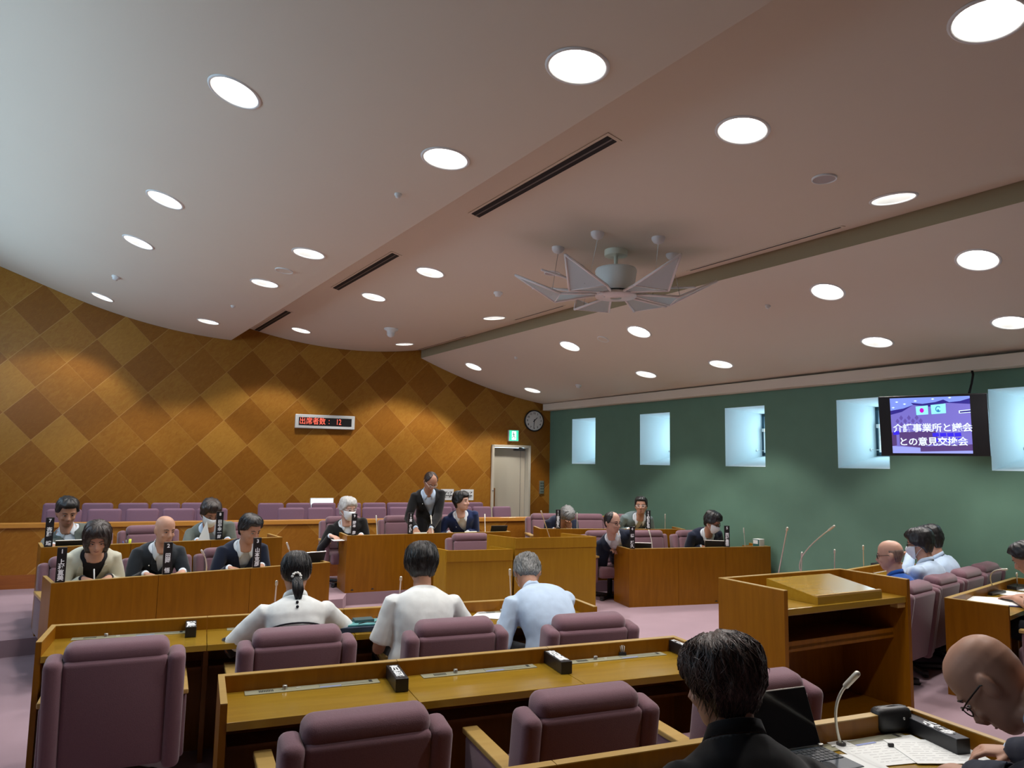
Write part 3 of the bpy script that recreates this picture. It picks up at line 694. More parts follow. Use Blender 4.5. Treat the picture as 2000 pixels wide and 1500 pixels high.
# central podium: a tall box with a lower box attached on the left
pd = empty('podium', loc=(0.0, 0, 0), label='yellow oak podium block with a lower left wing in the middle of the floor', cat='podium')
def box_ring(name, fl, fr, bl, br, z, band, m=OAKLIGHT, back=False):
    fl, fr, bl, br = V((*fl, 0)), V((*fr, 0)), V((*bl, 0)), V((*br, 0)); t = 0.035
    ex = (fr - fl).normalized(); dl = (bl - fl).normalized(); dr_ = (br - fr).normalized(); inw = V((0, 0, 1)).cross(ex)
    def wall(a, c, inn, z0, z1, mm): b.solid([a + V((0, 0, z0)), c + V((0, 0, z0)), c + V((0, 0, z1)), a + V((0, 0, z1))], inn * t, mm)
    b = MB(); wall(fl, fr, inw, 0, z - band, m); b.build(name + '_front_panel', pd)
    b = MB(); wall(fl - inw * 0.012, fr - inw * 0.012, inw, z - band, z, m); b.build(name + '_front_band', pd)
    b = MB(); wall(fl + inw * t, bl, ex, 0, z, m); b.build(name + '_side_panel', pd)
    b = MB(); wall(fr + inw * t, br, -ex, 0, z, m); b.build(name + '_side_panel', pd)
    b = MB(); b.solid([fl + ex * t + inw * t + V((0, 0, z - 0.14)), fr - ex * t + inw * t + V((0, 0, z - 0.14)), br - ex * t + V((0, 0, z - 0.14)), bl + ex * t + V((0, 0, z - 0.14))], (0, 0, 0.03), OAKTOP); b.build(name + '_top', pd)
box_ring('tall', (0.07, 9.045), (1.083, 9.418), (-0.28, 9.429), (0.702, 9.825), 0.91, 0.125)
box_ring('low', (-0.724, 8.770), (0.045, 9.037), (-0.893, 9.02), (-0.215, 9.36), 0.78, 0.13)

# speaker's lectern
lx = V((2.689 - 1.528, 6.151 - 5.525, 0)); lw = lx.length; lx.normalize(); ly = V((0, 0, 1)).cross(lx)
LEM = basis(-lx, -ly, (0, 0, 1), (2.689, 6.151, 0))     # x toward the left panel, y toward the speaker
le = empty('lectern', mtx=LEM, label='large oak speaker lectern with open back, shelf and sloping book rest', cat='lectern')
LT, LD = 1.0, 0.60
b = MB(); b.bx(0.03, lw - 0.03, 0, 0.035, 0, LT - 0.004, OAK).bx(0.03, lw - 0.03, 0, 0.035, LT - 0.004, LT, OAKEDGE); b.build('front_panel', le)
for x0 in (0.0, lw - 0.035):
    b = MB(); pts = [(x0, 0, 0), (x0, LD, 0), (x0, LD, LT - 0.004), (x0, 0, LT - 0.004)]
    b.solid(pts, (0.035, 0, 0), OAK); b.bx(x0, x0 + 0.035, 0, LD, LT - 0.004, LT, OAKEDGE); b.build('side_panel', le)
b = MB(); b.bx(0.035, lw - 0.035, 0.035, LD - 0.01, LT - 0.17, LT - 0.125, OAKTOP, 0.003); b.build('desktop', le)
b = MB(); b.bx(0.035, lw - 0.035, 0.035, LD - 0.12, LT - 0.42, LT - 0.40, OAK).bx(0.035, lw - 0.035, LD - 0.15, LD - 0.12, LT - 0.44, LT - 0.37, OAK); b.build('shelf', le)
b = MB(); b.bx(0.035, lw - 0.035, 0.035, LD - 0.05, 0.0, 0.07, OAK); b.build('base', le)
b = MB(); b.bx(0.035, 0.12, LD - 0.08, LD - 0.02, LT - 0.205, LT - 0.172, OAKEDGE); b.build('bracket', le)
b = MB(); q = [(0.30, 0.10), (0.98, 0.10), (0.98, 0.52), (0.30, 0.52)]; zb = LT - 0.124
b.solid([(0.28, 0.12, zb), (0.28, 0.57, zb), (0.28, 0.57, zb + 0.05), (0.28, 0.12, zb + 0.115)], (0.68, 0, 0), OAKTOP); b.bx(0.28, 0.96, 0.545, 0.568, zb + 0.05, zb + 0.062, OAKEDGE)
b.build('book_rest', le)

# ------------------------------------------------------------------ armchairs
CHAIR = None
def armchair(x, y, z, face, label, arms=True):
    """face: direction (degrees) the sitter looks"""
    global CHAIR
    if CHAIR is None:
        r = empty('armchair')
        tl_ = M.Rotation(rad(9), 3, 'X')
        b = MB(); b.box((0, -0.285, 0.53), (0.47, 0.10, 0.56), PLUM, 0.025, tl_, 3, True); b.build('back_panel', r)
        for s in (-1, 1):
            b = MB(); b.box((s * 0.272, -0.272, 0.525), (0.085, 0.155, 0.60), PLUM, 0.034, tl_, 4, True); b.build('side_wing', r)
        b = MB(); b.box((0, -0.285, 0.822), (0.475, 0.15, 0.115), PLUM, 0.05, tl_, 5, True); b.build('head_roll', r)
        b = MB(); b.box((0, -0.225, 0.61), (0.46, 0.09, 0.36), PLUM, 0.03, tl_, 3, True); b.build('back_cushion', r)
        b = MB(); b.box((0, 0.02, 0.37), (0.52, 0.52, 0.15), PLUM, 0.04, None, 4, True); b.build('seat', r)
        for s in (-1, 1):
            b = MB(); b.bx(s * 0.275, s * 0.335, -0.22, 0.24, 0.24, 0.565, PLUM, 0.02, 3, True); b.build('arm_panel', r)
            b = MB(); b.bx(s * 0.268, s * 0.342, -0.24, 0.255, 0.565, 0.592, OAKEDGE, 0.006, 2); b.build('armrest', r)
        b = MB(); b.lathe([(0.035, 0.30), (0.035, 0.06), (0.06, 0.05)], BLACK, 14); b.build('pedestal', r)
        b = MB()
        for k in range(4):
            a = k * pi / 2 + pi / 4; b.box((0.15 * cos(a), 0.15 * sin(a), 0.035), (0.30, 0.06, 0.045), BLACK, 0.01, M.Rotation(a, 3, 'Z'))
            b.ell((0.29 * cos(a), 0.29 * sin(a), 0.0125), (0.03, 0.03, 0.013), BLACK)
        b.build('foot_cross', r)
        CHAIR = r; o = r
    else: o = copy_tree(CHAIR)
    o.matrix_world = M.Translation((x, y, z)) @ M.Rotation(rad(face - 90), 4, 'Z')
    return tag(o, label, 'chair', 'plum office armchairs')

def chair_top(p, face, label, z=0.0):
    """p: point at the top middle of the chair back"""
    d = V((cos(rad(face)), sin(rad(face)), 0)); q = V(p) + d * 0.30
    return armchair(q.x, q.y, z, face, label)
FB = 112.8    # facing of the rear rows, toward the wood wall
chair_top((-1.957, 3.859, 0.870), FB + 2, 'empty plum armchair, back to us, at the left end of the white tops desk')
chair_top((-1.149, 4.202, 0.870), FB + 1, 'plum armchair behind the woman with the ponytail')
chair_top((-0.307, 4.500, 0.870), FB - 1, 'plum armchair behind the short-haired woman in the white blouse')
chair_top((0.507, 4.720, 0.870), FB - 2, 'plum armchair behind the grey-haired man in the pale shirt')
chair_top((-0.513, 2.866, 0.870), FB + 1, 'empty plum armchair at the bottom centre left of the foreground desk')
chair_top((0.329, 3.183, 0.870), FB, 'empty plum armchair at the bottom centre with both wooden armrests showing')
chair_top((1.124, 3.456, 0.870), FB - 1, 'plum armchair partly hidden behind the woman with the dark short hair')
FR = 131.0
for p, lb in (((3.380, 6.300, 0.883), 'plum armchair behind the man in the blue shirt, nearest the lectern'), ((3.887, 6.800, 0.900), 'plum armchair behind the man in the white shirt with black hair'),
              ((4.392, 7.250, 0.893), 'empty plum armchair third from the lectern by the green wall'), ((4.847, 7.680, 0.894), 'empty plum armchair furthest from the lectern by the green wall')):
    chair_top(p, FR, lb)
def behind(D, u, back, label, turn=0.0, z=0.0):
    r, ex, ey, L = D; p = on_desk(D, u, back); f = math.degrees(rz_of(-ey)) + turn
    return armchair(p.x, p.y, z, f, label)
behind(L1, 0.36, 0.80, 'plum armchair of the woman writing in the cream jacket')
behind(L1, 1.05, 0.80, 'plum armchair of the bald man in the dark grey suit')
behind(L1, 1.72, 0.80, 'plum armchair of the dark-haired man at plate 3')
behind(L2, 0.42, 0.86, 'plum armchair of the man with the tablet at far left', z=0.15)
behind(L2, 1.10, 0.86, 'empty plum armchair behind the blue pen tray', z=0.15)
behind(L2, 1.88, 0.90, 'plum armchair of the masked man in the grey green jacket', z=0.15)
behind(PR, 0.16, 0.68, 'plum armchair of the white-haired masked man', z=0.15)
behind(PR, 0.98, 0.68, 'empty plum armchair to the left of the standing man', z=0.15)
behind(PR, 1.80, 0.68, 'plum armchair of the man in the bright navy suit', z=0.15)
behind(RC1, 0.06, 0.72, 'plum armchair of the bald man with glasses in the dark suit')
behind(RC1, 0.74, 0.66, 'empty plum armchair left of the masked man at the green wall')
behind(RC1, 1.44, 0.62, 'plum armchair of the masked man with the tablet')
behind(RC2, 0.30, 0.70, 'plum armchair of the bowed grey-haired man', z=0.15)
behind(RC2, 0.98, 0.70, 'empty plum armchair between the bowed man and the grey jacket man', z=0.15)
behind(RC2, 1.66, 0.70, 'plum armchair of the man in the grey jacket and lanyard', z=0.15)
armchair(4.37, 5.98, 0, 137, 'plum armchair under the person writing at the right edge')
armchair(0.62, 1.90, 0, 101, 'plum armchair under the woman with wavy dark brown hair')
armchair(1.70, 1.80, 0, 124, 'plum armchair under the bald man bent over the papers')
_p = V((-0.42, 9.62, 0)); armchair(_p.x, _p.y, 0, 290, 'plum armchair peeking over the low wing of the podium')

# ------------------------------------------------------------------ audience seats
SEAT = None
def seat(a, n, w, z, label, group):
    global SEAT
    if SEAT is None:
        r = empty('audience_seat')
        b = MB(); b.box((0, 0.02, 0.54), (0.40, 0.09, 0.56), PLUMSEAT, 0.04, M.Rotation(rad(-10), 3, 'X'), 4, True); b.build('backrest', r)
        b = MB(); b.box((0, -0.20, 0.38), (0.40, 0.40, 0.11), PLUMSEAT, 0.035, None, 3, True); b.build('seat', r)
        b = MB(); b.bx(-0.03, 0.03, -0.16, 0.06, 0, 0.34, BLACK); b.build('stand', r)
        SEAT = r; o = r
    else: o = copy_tree(SEAT)
    p = NV * n + E * a
    o.matrix_world = basis(E, NV, (0, 0, 1), (p.x, p.y, z)) @ M.Diagonal((w / 0.40, 1, 1, 1))
    return tag(o, label, 'seat', group)
fa = [-1.55, -1.085, -0.635, -0.19, 0.235]; fb = [1.295, 1.71, 2.11, 2.505, 2.885, 3.245, 3.58, 3.905, 4.235, 4.58]
for i, a in enumerate(fa): seat(a * 1.045, 11.7, 0.42, 0.257, 'mauve audience seat, %s from the left in the front row of the left block' % ORD[i], 'audience seats behind the partition')
for i, a in enumerate(fb): seat(a * 1.045, 11.7, 0.385 if i < 4 else 0.325, 0.257, 'mauve audience seat, %s from the left in the front row of the right block' % ORD[i], 'audience seats behind the partition')
for i, a in enumerate([-1.72, -1.25, -0.80, -0.38, 0.02]): seat(a * 1.038, 12.4, 0.40, 0.30, 'mauve audience seat, %s from the left in the back row of the left block' % ORD[i], 'audience seats behind the partition')
for i, a in enumerate([1.08, 1.49, 1.87, 2.27, 2.67, 3.06, 3.45, 3.93, 4.35]): seat(a * 1.038, 12.4, 0.39, 0.29, 'mauve audience seat, %s from the left in the back row of the right block' % ORD[i], 'audience seats behind the partition')
# bright monitor standing behind the seats
p = NV * 12.85 + E * 1.973
r = empty('display_monitor', mtx=basis(E, NV, (0, 0, 1), (p.x, p.y, 0.255)), label='glowing white wide monitor standing behind the audience seats', cat='monitor')
b = MB(); b.bx(-0.195, 0.195, 0, 0.03, 0.735, 0.91, WHITEPL, 0.008); b.build('case', r)
b = MB(); b.bx(-0.182, 0.182, -0.003, 0.0, 0.748, 0.898, mat('monitor_glow', (0.8, 0.9, 1), 0.4, emit=(0.80, 0.95, 1.0), es=1.6)); b.build('screen', r)
b = MB(); b.bx(-0.19, -0.13, -0.02, 0.04, 0.715, 0.735, BLACK); b.bx(-0.02, 0.02, 0.005, 0.03, 0.0, 0.735, BLACK); b.bx(-0.15, 0.15, -0.1, 0.12, 0, 0.02, BLACK); b.build('stand', r)

# ------------------------------------------------------------------ gooseneck microphones
def mic(base, tip, label, bend=(0, 0, 0), r0=0.005, hl=0.06, hr=0.009, m=MICM):
    base, tip = V(base), V(tip); L = (tip - base).length
    r = empty('gooseneck_microphone', loc=base, label=label, cat='microphone', group='slim gooseneck microphones')
    t = tip - base; k = V(bend); pts = []
    for i in range(13):
        u = i / 12; pts.append(t * u + k * (4 * u * (1 - u)) * L)
    d = (pts[-1] - pts[-2]).normalized(); 
    b = MB(); b.tube(pts, r0, m, 8); b.build('stem', r)
    b = MB(); b.capsule(pts[-1] - d * hl * 0.3, pts[-1] + d * hl * 0.7, hr, m, 10); b.build('head', r)
    b = MB(); b.lathe([(0.018, 0.0), (0.018, 0.008), (0.008, 0.014)], STEELD, 14); b.build('socket', r)
    return r
def mic_on(D, u, y, h, label, lean=(0, 0), **k):
    r, ex, ey, L = D; H = {id(L1): .725, id(L2): .875, id(PR): .785, id(RC1): .66, id(RC2): .805, id(RR1): .715, id(RR2): .691, id(R1): .727, id(R3): .727}[id(D)]
    p = on_desk(D, u, y); p.z = H
    q = p + ex * lean[0] + ey * lean[1] + V((0, 0, h)); return mic(p, q, label, **k)
# points where each stem meets the desk and where it ends
def mic2(pb, pt, label, **k): return mic(pb, pt, label, **k)
mic2((-2.719, 6.810, 0.725), (-2.674, 6.620, 0.968), 'gooseneck microphone between plate 2 and the dark-suited man at plate 3', bend=(0.06, 0, 0.05))
mic2((-2.100, 7.315, 0.725), (-2.109, 7.220, 0.969), 'gooseneck microphone beside the laptop lid at the right end of the left desk', bend=(0.05, 0, 0.03))
mic2((-1.705, 9.764, 0.785), (-1.734, 9.800, 1.046), 'gooseneck microphone right of the white-haired masked man')
mic2((-1.014, 10.057, 0.785), (-1.069, 10.250, 1.039), 'gooseneck microphone at the hands of the standing man')
mic2((-0.330, 10.413, 0.785), (-0.347, 10.550, 1.044), 'gooseneck microphone between the navy suited man and the black tablet')
mic2((0.557, 9.947, 0.770), (0.398, 9.350, 1.193), 'long slanted gooseneck microphone on the tall podium')
mic2((0.983, 10.954, 0.805), (0.981, 10.950, 1.054), 'gooseneck microphone beside the bowed grey-haired man')
mic2((2.309, 11.177, 0.805), (2.295, 11.100, 1.052), 'gooseneck microphone right of the grey jacket man')
mic2((1.879, 9.914, 0.660), (1.862, 10.000, 0.908), 'white gooseneck microphone right of plate 4', bend=(0.04, 0, 0.04))
mic2((3.233, 10.330, 0.660), (3.222, 10.350, 0.927), 'gooseneck microphone between the masked man and the white carton')
mic2((2.360, 6.634, 0.875), (2.108, 5.720, 1.339), 'tall gooseneck microphone at the left of the lectern', hl=0.04)
mic2((2.601, 6.724, 0.875), (2.494, 5.850, 1.338), 'long bent gooseneck microphone leaning right over the lectern', bend=(-0.10, 0, -0.02), hl=0.07)
mic2((3.017, 7.812, 0.715), (2.983, 7.700, 0.914), 'short gooseneck microphone behind the lectern at its middle')
mic2((3.445, 8.009, 0.715), (3.284, 7.620, 0.970), 'short gooseneck microphone behind the lectern, right one')
mic2((3.773, 8.049, 0.715), (3.635, 7.750, 0.997), 'gooseneck microphone on the desk of the man in blue')
mic2((4.540, 7.071, 0.691), (4.281, 6.550, 0.964), 'bent gooseneck microphone on the right edge desk', bend=(-0.12, 0, 0.08))
mic2((4.967, 7.406, 0.691), (4.730, 7.050, 0.856), 'thin gooseneck microphone at the right end of the right edge desk')
mic2((-1.647, 5.372, 0.727), (-1.459, 4.780, 1.021), 'gooseneck microphone left of the woman with the ponytail')
mic2((-0.825, 5.757, 0.727), (-0.723, 5.100, 1.014), 'gooseneck microphone at the left shoulder of the short-haired woman')
mic2((0.023, 5.838, 0.727), (0.010, 5.400, 1.021), 'gooseneck microphone left of the grey-haired man in the pale shirt', hl=0.08)
mic2((1.314, 3.038, 0.727), (1.274, 2.860, 1.014), 'near gooseneck microphone standing beside the papers at bottom right', bend=(-0.10, 0, 0.06), r0=0.0055, hl=0.075, hr=0.0115)

# ------------------------------------------------------------------ name plates
def plate_up(pb, rzdir, txt, label, h=0.27, w=0.068):
    """upright black name bar; rzdir: direction its face looks"""
    n = V((cos(rad(rzdir)), sin(rad(rzdir)), 0)); x = V((0, 0, 1)).cross(n)
    r = empty('name_plate', mtx=basis(x, V((0, 0, 1)), n, pb), label=label, cat='name plate', group='upright black name plates')
    b = MB(); b.bx(-w / 2, w / 2, 0, h, -0.02, 0.02, BLACK, 0.003); b.build('block', r)
    s = min(0.046, (h - 0.02) / (len(txt) * 1.05))
    o = link_mesh('lettering', text_mesh(txt, s * 1.12, WHITEL, 0.0014, vertical=True, line=s * 1.05 / (s * 1.12)), r); o.location = (0, h / 2, 0.0206)
    return r
def plate_flat(pb, face, txt, label, L=0.25, w=0.062, h=0.062):
    """black name bar lying on the desk, long side away from the sitter"""
    d = V((cos(rad(face)), sin(rad(face)), 0)); x = d.cross(V((0, 0, 1)))
    r = empty('name_bar', mtx=basis(x, d, V((0, 0, 1)), pb), label=label, cat='name plate', group='black name bars lying on the desks')
    b = MB(); b.bx(-w / 2, w / 2, -L / 2, L / 2, 0, h, BLACK, 0.003); b.build('block', r)
    s = min(w * 0.82, L * 0.8 / len(txt))
    o = link_mesh('lettering', text_mesh(txt, s * 1.05, WHITEL, 0.0016, vertical=True, line=s / (s * 1.05)), r); o.location = (0, -L * 0.12 if len(txt) < 4 else 0, h + 0.0006)
    return r
plate_up((-3.556, 6.026, 0.801), -58, '1 上村直美', 'black upright name plate 1 beside the writing woman', 0.27)
plate_up((-2.942, 6.527, 0.801), -58, '2 田岡 悟', 'black upright name plate 2 before the bald man', 0.27)
plate_up((-2.339, 7.019, 0.801), -58, '3 山本克彦', 'black upright name plate 3 before the dark-haired man', 0.27)
plate_up((-4.295, 7.048, 0.951), -58, '7 斎藤 靖', 'black upright name plate 7 at far left beside the tablet', 0.27)
plate_up((-3.049, 7.924, 0.951), -58, '8 田中幸一郎', 'black upright name plate 8 before the masked man in grey green', 0.29)
plate_up((-1.969, 9.553, 0.861), -72, '9 岡本 彦', 'black upright name plate 9 before the white-haired man', 0.27)
plate_up((-1.298, 9.870, 0.861), -72, '10東 伊久雄', 'black upright name plate 10 before the standing man', 0.27)
plate_up((0.699, 10.827, 0.881), -98, '11塩見智久', 'black upright name plate 11 before the bowed man', 0.27)
plate_up((2.036, 11.052, 0.881), -98, '12朝日哲也', 'black upright name plate 12 beside the grey jacket man', 0.27)
plate_up((1.589, 9.743, 0.736), -98, '4 橋 勝久', 'black upright name plate 4 right of the bald man with glasses', 0.28)
plate_up((2.931, 10.156, 0.736), -98, '5 西村豊悟', 'black upright name plate 5 right of the masked man', 0.28)
plate_flat((-1.944, 4.695, 0.725), FB, '議員席', 'black name bar lying on the white tops desk near its left end', 0.2)
plate_flat((-0.532, 3.731, 0.725), FB - 3, '宮川嘉則義', 'black name bar lying at the first seam of the foreground desk', 0.25)
plate_flat((0.267, 4.083, 0.725), FB - 3, '吉田昌美', 'black name bar lying at the second seam of the foreground desk', 0.25)
plate_flat((1.012, 4.400, 0.725), FB - 3, '中山善美', 'black name bar partly hidden by the dark-haired head', 0.25)
plate_flat((1.711, 3.106, 0.725), FB - 10, '小野寺', 'long black name bar beside the bald man at bottom right', 0.31)
plate_flat((-0.363, 5.320, 0.725), FB, '番号', 'dark name bar on the desk right of the short-haired woman', 0.2)
def tent(pb, face, txt, label, w=0.17, h=0.085):
    n = V((cos(rad(face)), sin(rad(face)), 0)); x = V((0, 0, 1)).cross(n)
    r = empty('tent_card', mtx=basis(x, V((0, 0, 1)), n, pb), label=label, cat='name card', group='white tent cards')
    b = MB(); b.rings([[(sx * w / 2, 0, 0.035), (sx * w / 2, h, 0.003), (sx * w / 2, h, -0.003), (sx * w / 2, 0, -0.035)] for sx in (-1, 1)], mat('tent_card', (0.72, 0.72, 0.6), 0.7), False); b.build('card', r)
    o = link_mesh('lettering', text_mesh(txt, 0.042, BLACKL, 0.001), r, M.Translation((0, h / 2 - 0.002, 0.0205)) @ M.Rotation(-0.36, 4, 'X'))
tent((-1.176, 9.986, 0.785), -70, '議  長', 'white tent card in front of the standing man')
tent((-0.528, 10.292, 0.785), -70, '副 議 長', 'white tent card in front of the navy suited man')

# ------------------------------------------------------------------ papers, tablets, books, small things
def slab_thing(nm, pb, rz, w, d, h, m, label, cat, group=None, bevel=0.0, tiltx=0.0):
    o = MB().box((0, 0, h / 2), (w, d, h), m, bevel).build(nm)
    o.matrix_world = M.Translation(pb) @ M.Rotation(rad(rz), 4, 'Z') @ M.Rotation(rad(tiltx), 4, 'X')
    return tag(o, label, cat, group)
def tablet(pb, face, label, w=0.25, h=0.19, lean=25, keyboard=False, edge=WHITEPL):
    """tablet or laptop lid standing on a desk; its dark back looks toward face"""
    n = V((cos(rad(face)), sin(rad(face)), 0)); x = V((0, 0, 1)).cross(n)
    r = empty('tablet', mtx=basis(x, V((0, 0, 1)), n, pb), label=label, cat='tablet', group='dark tablets and lids')
    R_ = M.Rotation(rad(lean), 4, 'X')
    b = MB(); b.bx(-w / 2, w / 2, 0, h, -0.004, 0.004, BLACKM, 0.003); b.build('back_cover', r, mtx=R_)
    b = MB(); b.bx(-w / 2, w / 2, h - 0.001, h + 0.005, -0.006, 0.002, edge); b.build('edge', r, mtx=R_)
    b = MB(); b.bx(-w / 2 + 0.01, w / 2 - 0.01, 0.01, h - 0.01, -0.006, -0.004, mat('tablet_screen', (0.05, 0.06, 0.08), 0.15)); b.build('screen', r, mtx=R_)
    b = MB(); b.bx(-w / 2, w / 2, 0, 0.006, -0.17 if keyboard else -0.09, 0.0, BLACKM); b.build('base', r)
    return r
WOODPAPER = 'loose white papers on the desks'
def paper(pb, rz, label, w=0.30, d=0.21, n=1, z=0.002):
    return slab_thing('paper_sheet', V(pb) + V((0, 0, 0.0005)), rz, w, d, z, WHITEP, label, 'paper', WOODPAPER)
# left desks
paper((-3.489, 6.336, 0.725), 38, 'white paper under the hands of the woman in the cream jacket', 0.4, 0.22)
paper((-2.858, 6.825, 0.725), 38, 'white paper on the desk between plate 2 and the microphone', 0.36, 0.2)
paper((-2.539, 7.085, 0.725), 38, 'white paper on the desk left of plate 3', 0.3, 0.2)
slab_thing('paper_stack', (-2.230, 7.286, 0.725), 45, 0.26, 0.2, 0.018, WHITEP, 'small white paper pile right of plate 3', 'paper', tiltx=2)
tablet((-1.983, 7.539, 0.725), -50, 'dark laptop lid at the right end of the left desk', 0.27, 0.18, 25, True, STEEL)
tablet((-4.181, 7.247, 0.875), -58, 'dark tablet held by the man at plate 7', 0.29, 0.14, 30)
paper((-3.010, 8.120, 0.875), 35, 'white paper right of plate 8', 0.26, 0.2)
pt_ = empty('pen_tray', loc=(-3.791, 7.498, 0.875), label='blue pen tray with a yellow highlighter on the raised left desk', cat='pen tray')
b = MB(); b.bx(-0.055, 0.055, -0.035, 0.035, 0, 0.05, mat('tray_blue', (0.02, 0.12, 0.62), 0.4), 0.006); b.build('tray', pt_)
for x, h, m, nm in ((-0.03, 0.09, mat('pen_blue', (0.05, 0.08, 0.3), 0.4), 'pen'), (0.0, 0.10, STEELD, 'pen')):
    b = MB(); b.tube([(x, 0, 0.04), (x - 0.012, 0, h)], 0.005, m, 7); tag(b.build('pen', mtx=M.Translation(pt_.location)), 'dark pen in the blue tray, %s' % ('left one' if x < -0.01 else 'middle one'), 'pen')
b = MB(); b.tube([(0.025, 0, 0.04), (0.03, 0, 0.11)], 0.013, mat('marker_yellow', (0.75, 0.85, 0.05), 0.4), 8); tag(b.build('highlighter', mtx=M.Translation(pt_.location)), 'bright yellow highlighter in the blue tray', 'pen')
# president's desk
paper((-1.543, 9.951, 0.785), 25, 'white papers on the desk left of the standing man', 0.42, 0.22)
paper((-2.164, 9.658, 0.785), 25, 'white paper before the white-haired masked man', 0.2, 0.2)
tablet((-0.162, 10.548, 0.785), -70, 'black tablet leaning at the right end of the raised desk', 0.24, 0.16, 25, True, BLACK)
# right desks
tablet((1.738, 9.912, 0.660), -95, 'black tablet beside plate 4', 0.24, 0.15, 25, False)
tablet((2.786, 10.235, 0.660), -98, 'black tablet before the masked man at the green wall', 0.26, 0.16, 20, False)
paper((3.097, 10.393, 0.660), 10, 'white paper right of plate 5', 0.2, 0.2)
paper((2.407, 11.245, 0.805), 10, 'white paper at the right of the grey jacket man', 0.2, 0.15)
ct = empty('carton', mtx=M.Translation((3.443, 10.416, 0.660)) @ M.Rotation(rad(35), 4, 'Z'), label='white and dark green carton at the right end of the desk by the green wall', cat='carton')
b = MB(); b.bx(-0.055, 0.055, -0.055, 0.055, 0, 0.165, WHITEP, 0.004); b.build('box', ct)
b = MB(); b.bx(-0.057, -0.054, -0.05, 0.05, 0.0, 0.16, mat('carton_green', (0.01, 0.10, 0.09), 0.5)); b.bx(-0.0585, -0.057, -0.03, 0.045, 0.1, 0.15, WHITEP); b.build('printed_side', ct)
wb = MB().box((0, 0, 0.03), (0.2, 0.1, 0.05), OAK).build('wood_block'); wb.matrix_world = M.Translation((3.385, 10.586, 0.660)) @ M.Rotation(rad(15), 4, 'Z'); tag(wb, 'small wooden block beside the white carton', 'block')
# first rear row
bk = slab_thing('binder', (-0.946, 4.918, 0.725), 22, 0.30, 0.20, 0.03, mat('binder_navy', (0.012, 0.03, 0.07), 0.5), 'thick navy binder at the bottom of the pile between the two women', 'binder')
b2 = slab_thing('notebook', V((-0.946, 4.918, 0.725)) + V((0.0, 0.01, 0.030)), 22, 0.235, 0.16, 0.012, mat('notebook_teal', (0.10, 0.36, 0.38), 0.5), 'teal notebook on the navy binder', 'notebook', bevel=0.003)
b3 = slab_thing('pocket_diary', V((-0.946, 4.918, 0.725)) + V((0.01, 0.03, 0.042)), 25, 0.125, 0.085, 0.018, mat('diary_green', (0.03, 0.085, 0.09), 0.5), 'small dark green diary on the teal notebook', 'diary', bevel=0.003)
gl = MB(); gl.tube([(-0.07, 0, 0.004), (-0.02, 0.02, 0.012), (0.03, 0.02, 0.012), (0.08, -0.01, 0.004)], 0.003, BLACK, 6); gl.tube([(0.03, 0.02, 0.012), (0.05, 0.06, 0.02), (0.02, 0.10, 0.03)], 0.003, BLACK, 6)
gl = gl.build('spectacles'); gl.matrix_world = M.Translation(V((-0.873, 4.832, 0.770))) ; tag(gl, 'folded dark spectacles resting on the pile between the two women', 'glasses')
paper((-0.917, 5.204, 0.725), 22, 'white paper right of the navy binder', 0.30, 0.22)
paper((-1.154, 5.070, 0.725), 22, 'dark edged white paper at the elbow of the ponytail woman', 0.18, 0.16)
paper((-0.072, 5.398, 0.725), -12, 'white paper under the arms of the grey-haired man', 0.33, 0.22)
# foreground desk
cl = MB(); 
for s in (-1, 1): cl.tube([(s * 0.006, 0, 0.006), (s * 0.012, 0.01, 0.045), (s * 0.004, 0.014, 0.05), (s * 0.0, 0.004, 0.012)], 0.0018, WHITEPL, 6)
cl.bx(-0.02, 0.02, -0.008, 0.008, 0, 0.014, BLACK); cl = cl.build('binder_clip'); cl.matrix_world = M.Translation(V((0.655, 4.351, 0.731))); tag(cl, 'small black and white binder clip on the foreground desk console', 'clip')
# nearest desk
TOPZ = 0.725
lp = empty('laptop', mtx=M.Translation((1.120, 2.850, 0.725)) @ M.Rotation(rad(22), 4, 'Z'), label='open laptop with black screen in front of the dark-haired woman', cat='laptop')
b = MB(); b.bx(-0.15, 0.15, -0.105, 0.105, 0, 0.012, mat('laptop_deck', (0.03, 0.045, 0.06), 0.4), 0.004); b.build('keyboard_deck', lp)
KEY = mat('laptop_key', (0.012, 0.018, 0.024), 0.5)
b = MB()
for i in range(13):
    for j in range(5): b.bx(-0.138 + i * 0.0214, -0.120 + i * 0.0214, -0.02 + j * 0.0215, -0.002 + j * 0.0215, 0.012, 0.0145, KEY)
b.build('keys', lp)['kind'] = 'stuff'
lid = M.Translation((0, 0.105, 0.012)) @ M.Rotation(rad(-22), 4, 'X')
b = MB(); b.bx(-0.15, 0.15, -0.004, 0.004, 0, 0.215, STEEL, 0.004); ls = b.build('lid', lp, mtx=lid)
b = MB(); b.bx(-0.145, 0.145, -0.0065, -0.004, 0.005, 0.21, mat('laptop_glass', (0.006, 0.006, 0.007), 0.12)); b.build('screen', ls)
pp = []
for i, (px, rz, w, d, lb) in enumerate((((1.490, 2.994, 0.725), 14, 0.40, 0.25, 'large white paper sheet with faint writing left of the bald man'), ((1.662, 2.984, 0.728), 2, 0.30, 0.24, 'white paper sheet under the hand of the bald man'), ((1.250, 2.822, 0.731), 6, 0.26, 0.2, 'white paper sheet nearest the laptop keyboard'))):
    o = paper(px, rz, lb, w, d); pp.append(o)
INK = mat('pale_ink', (0.68, 0.69, 0.69), 0.8)
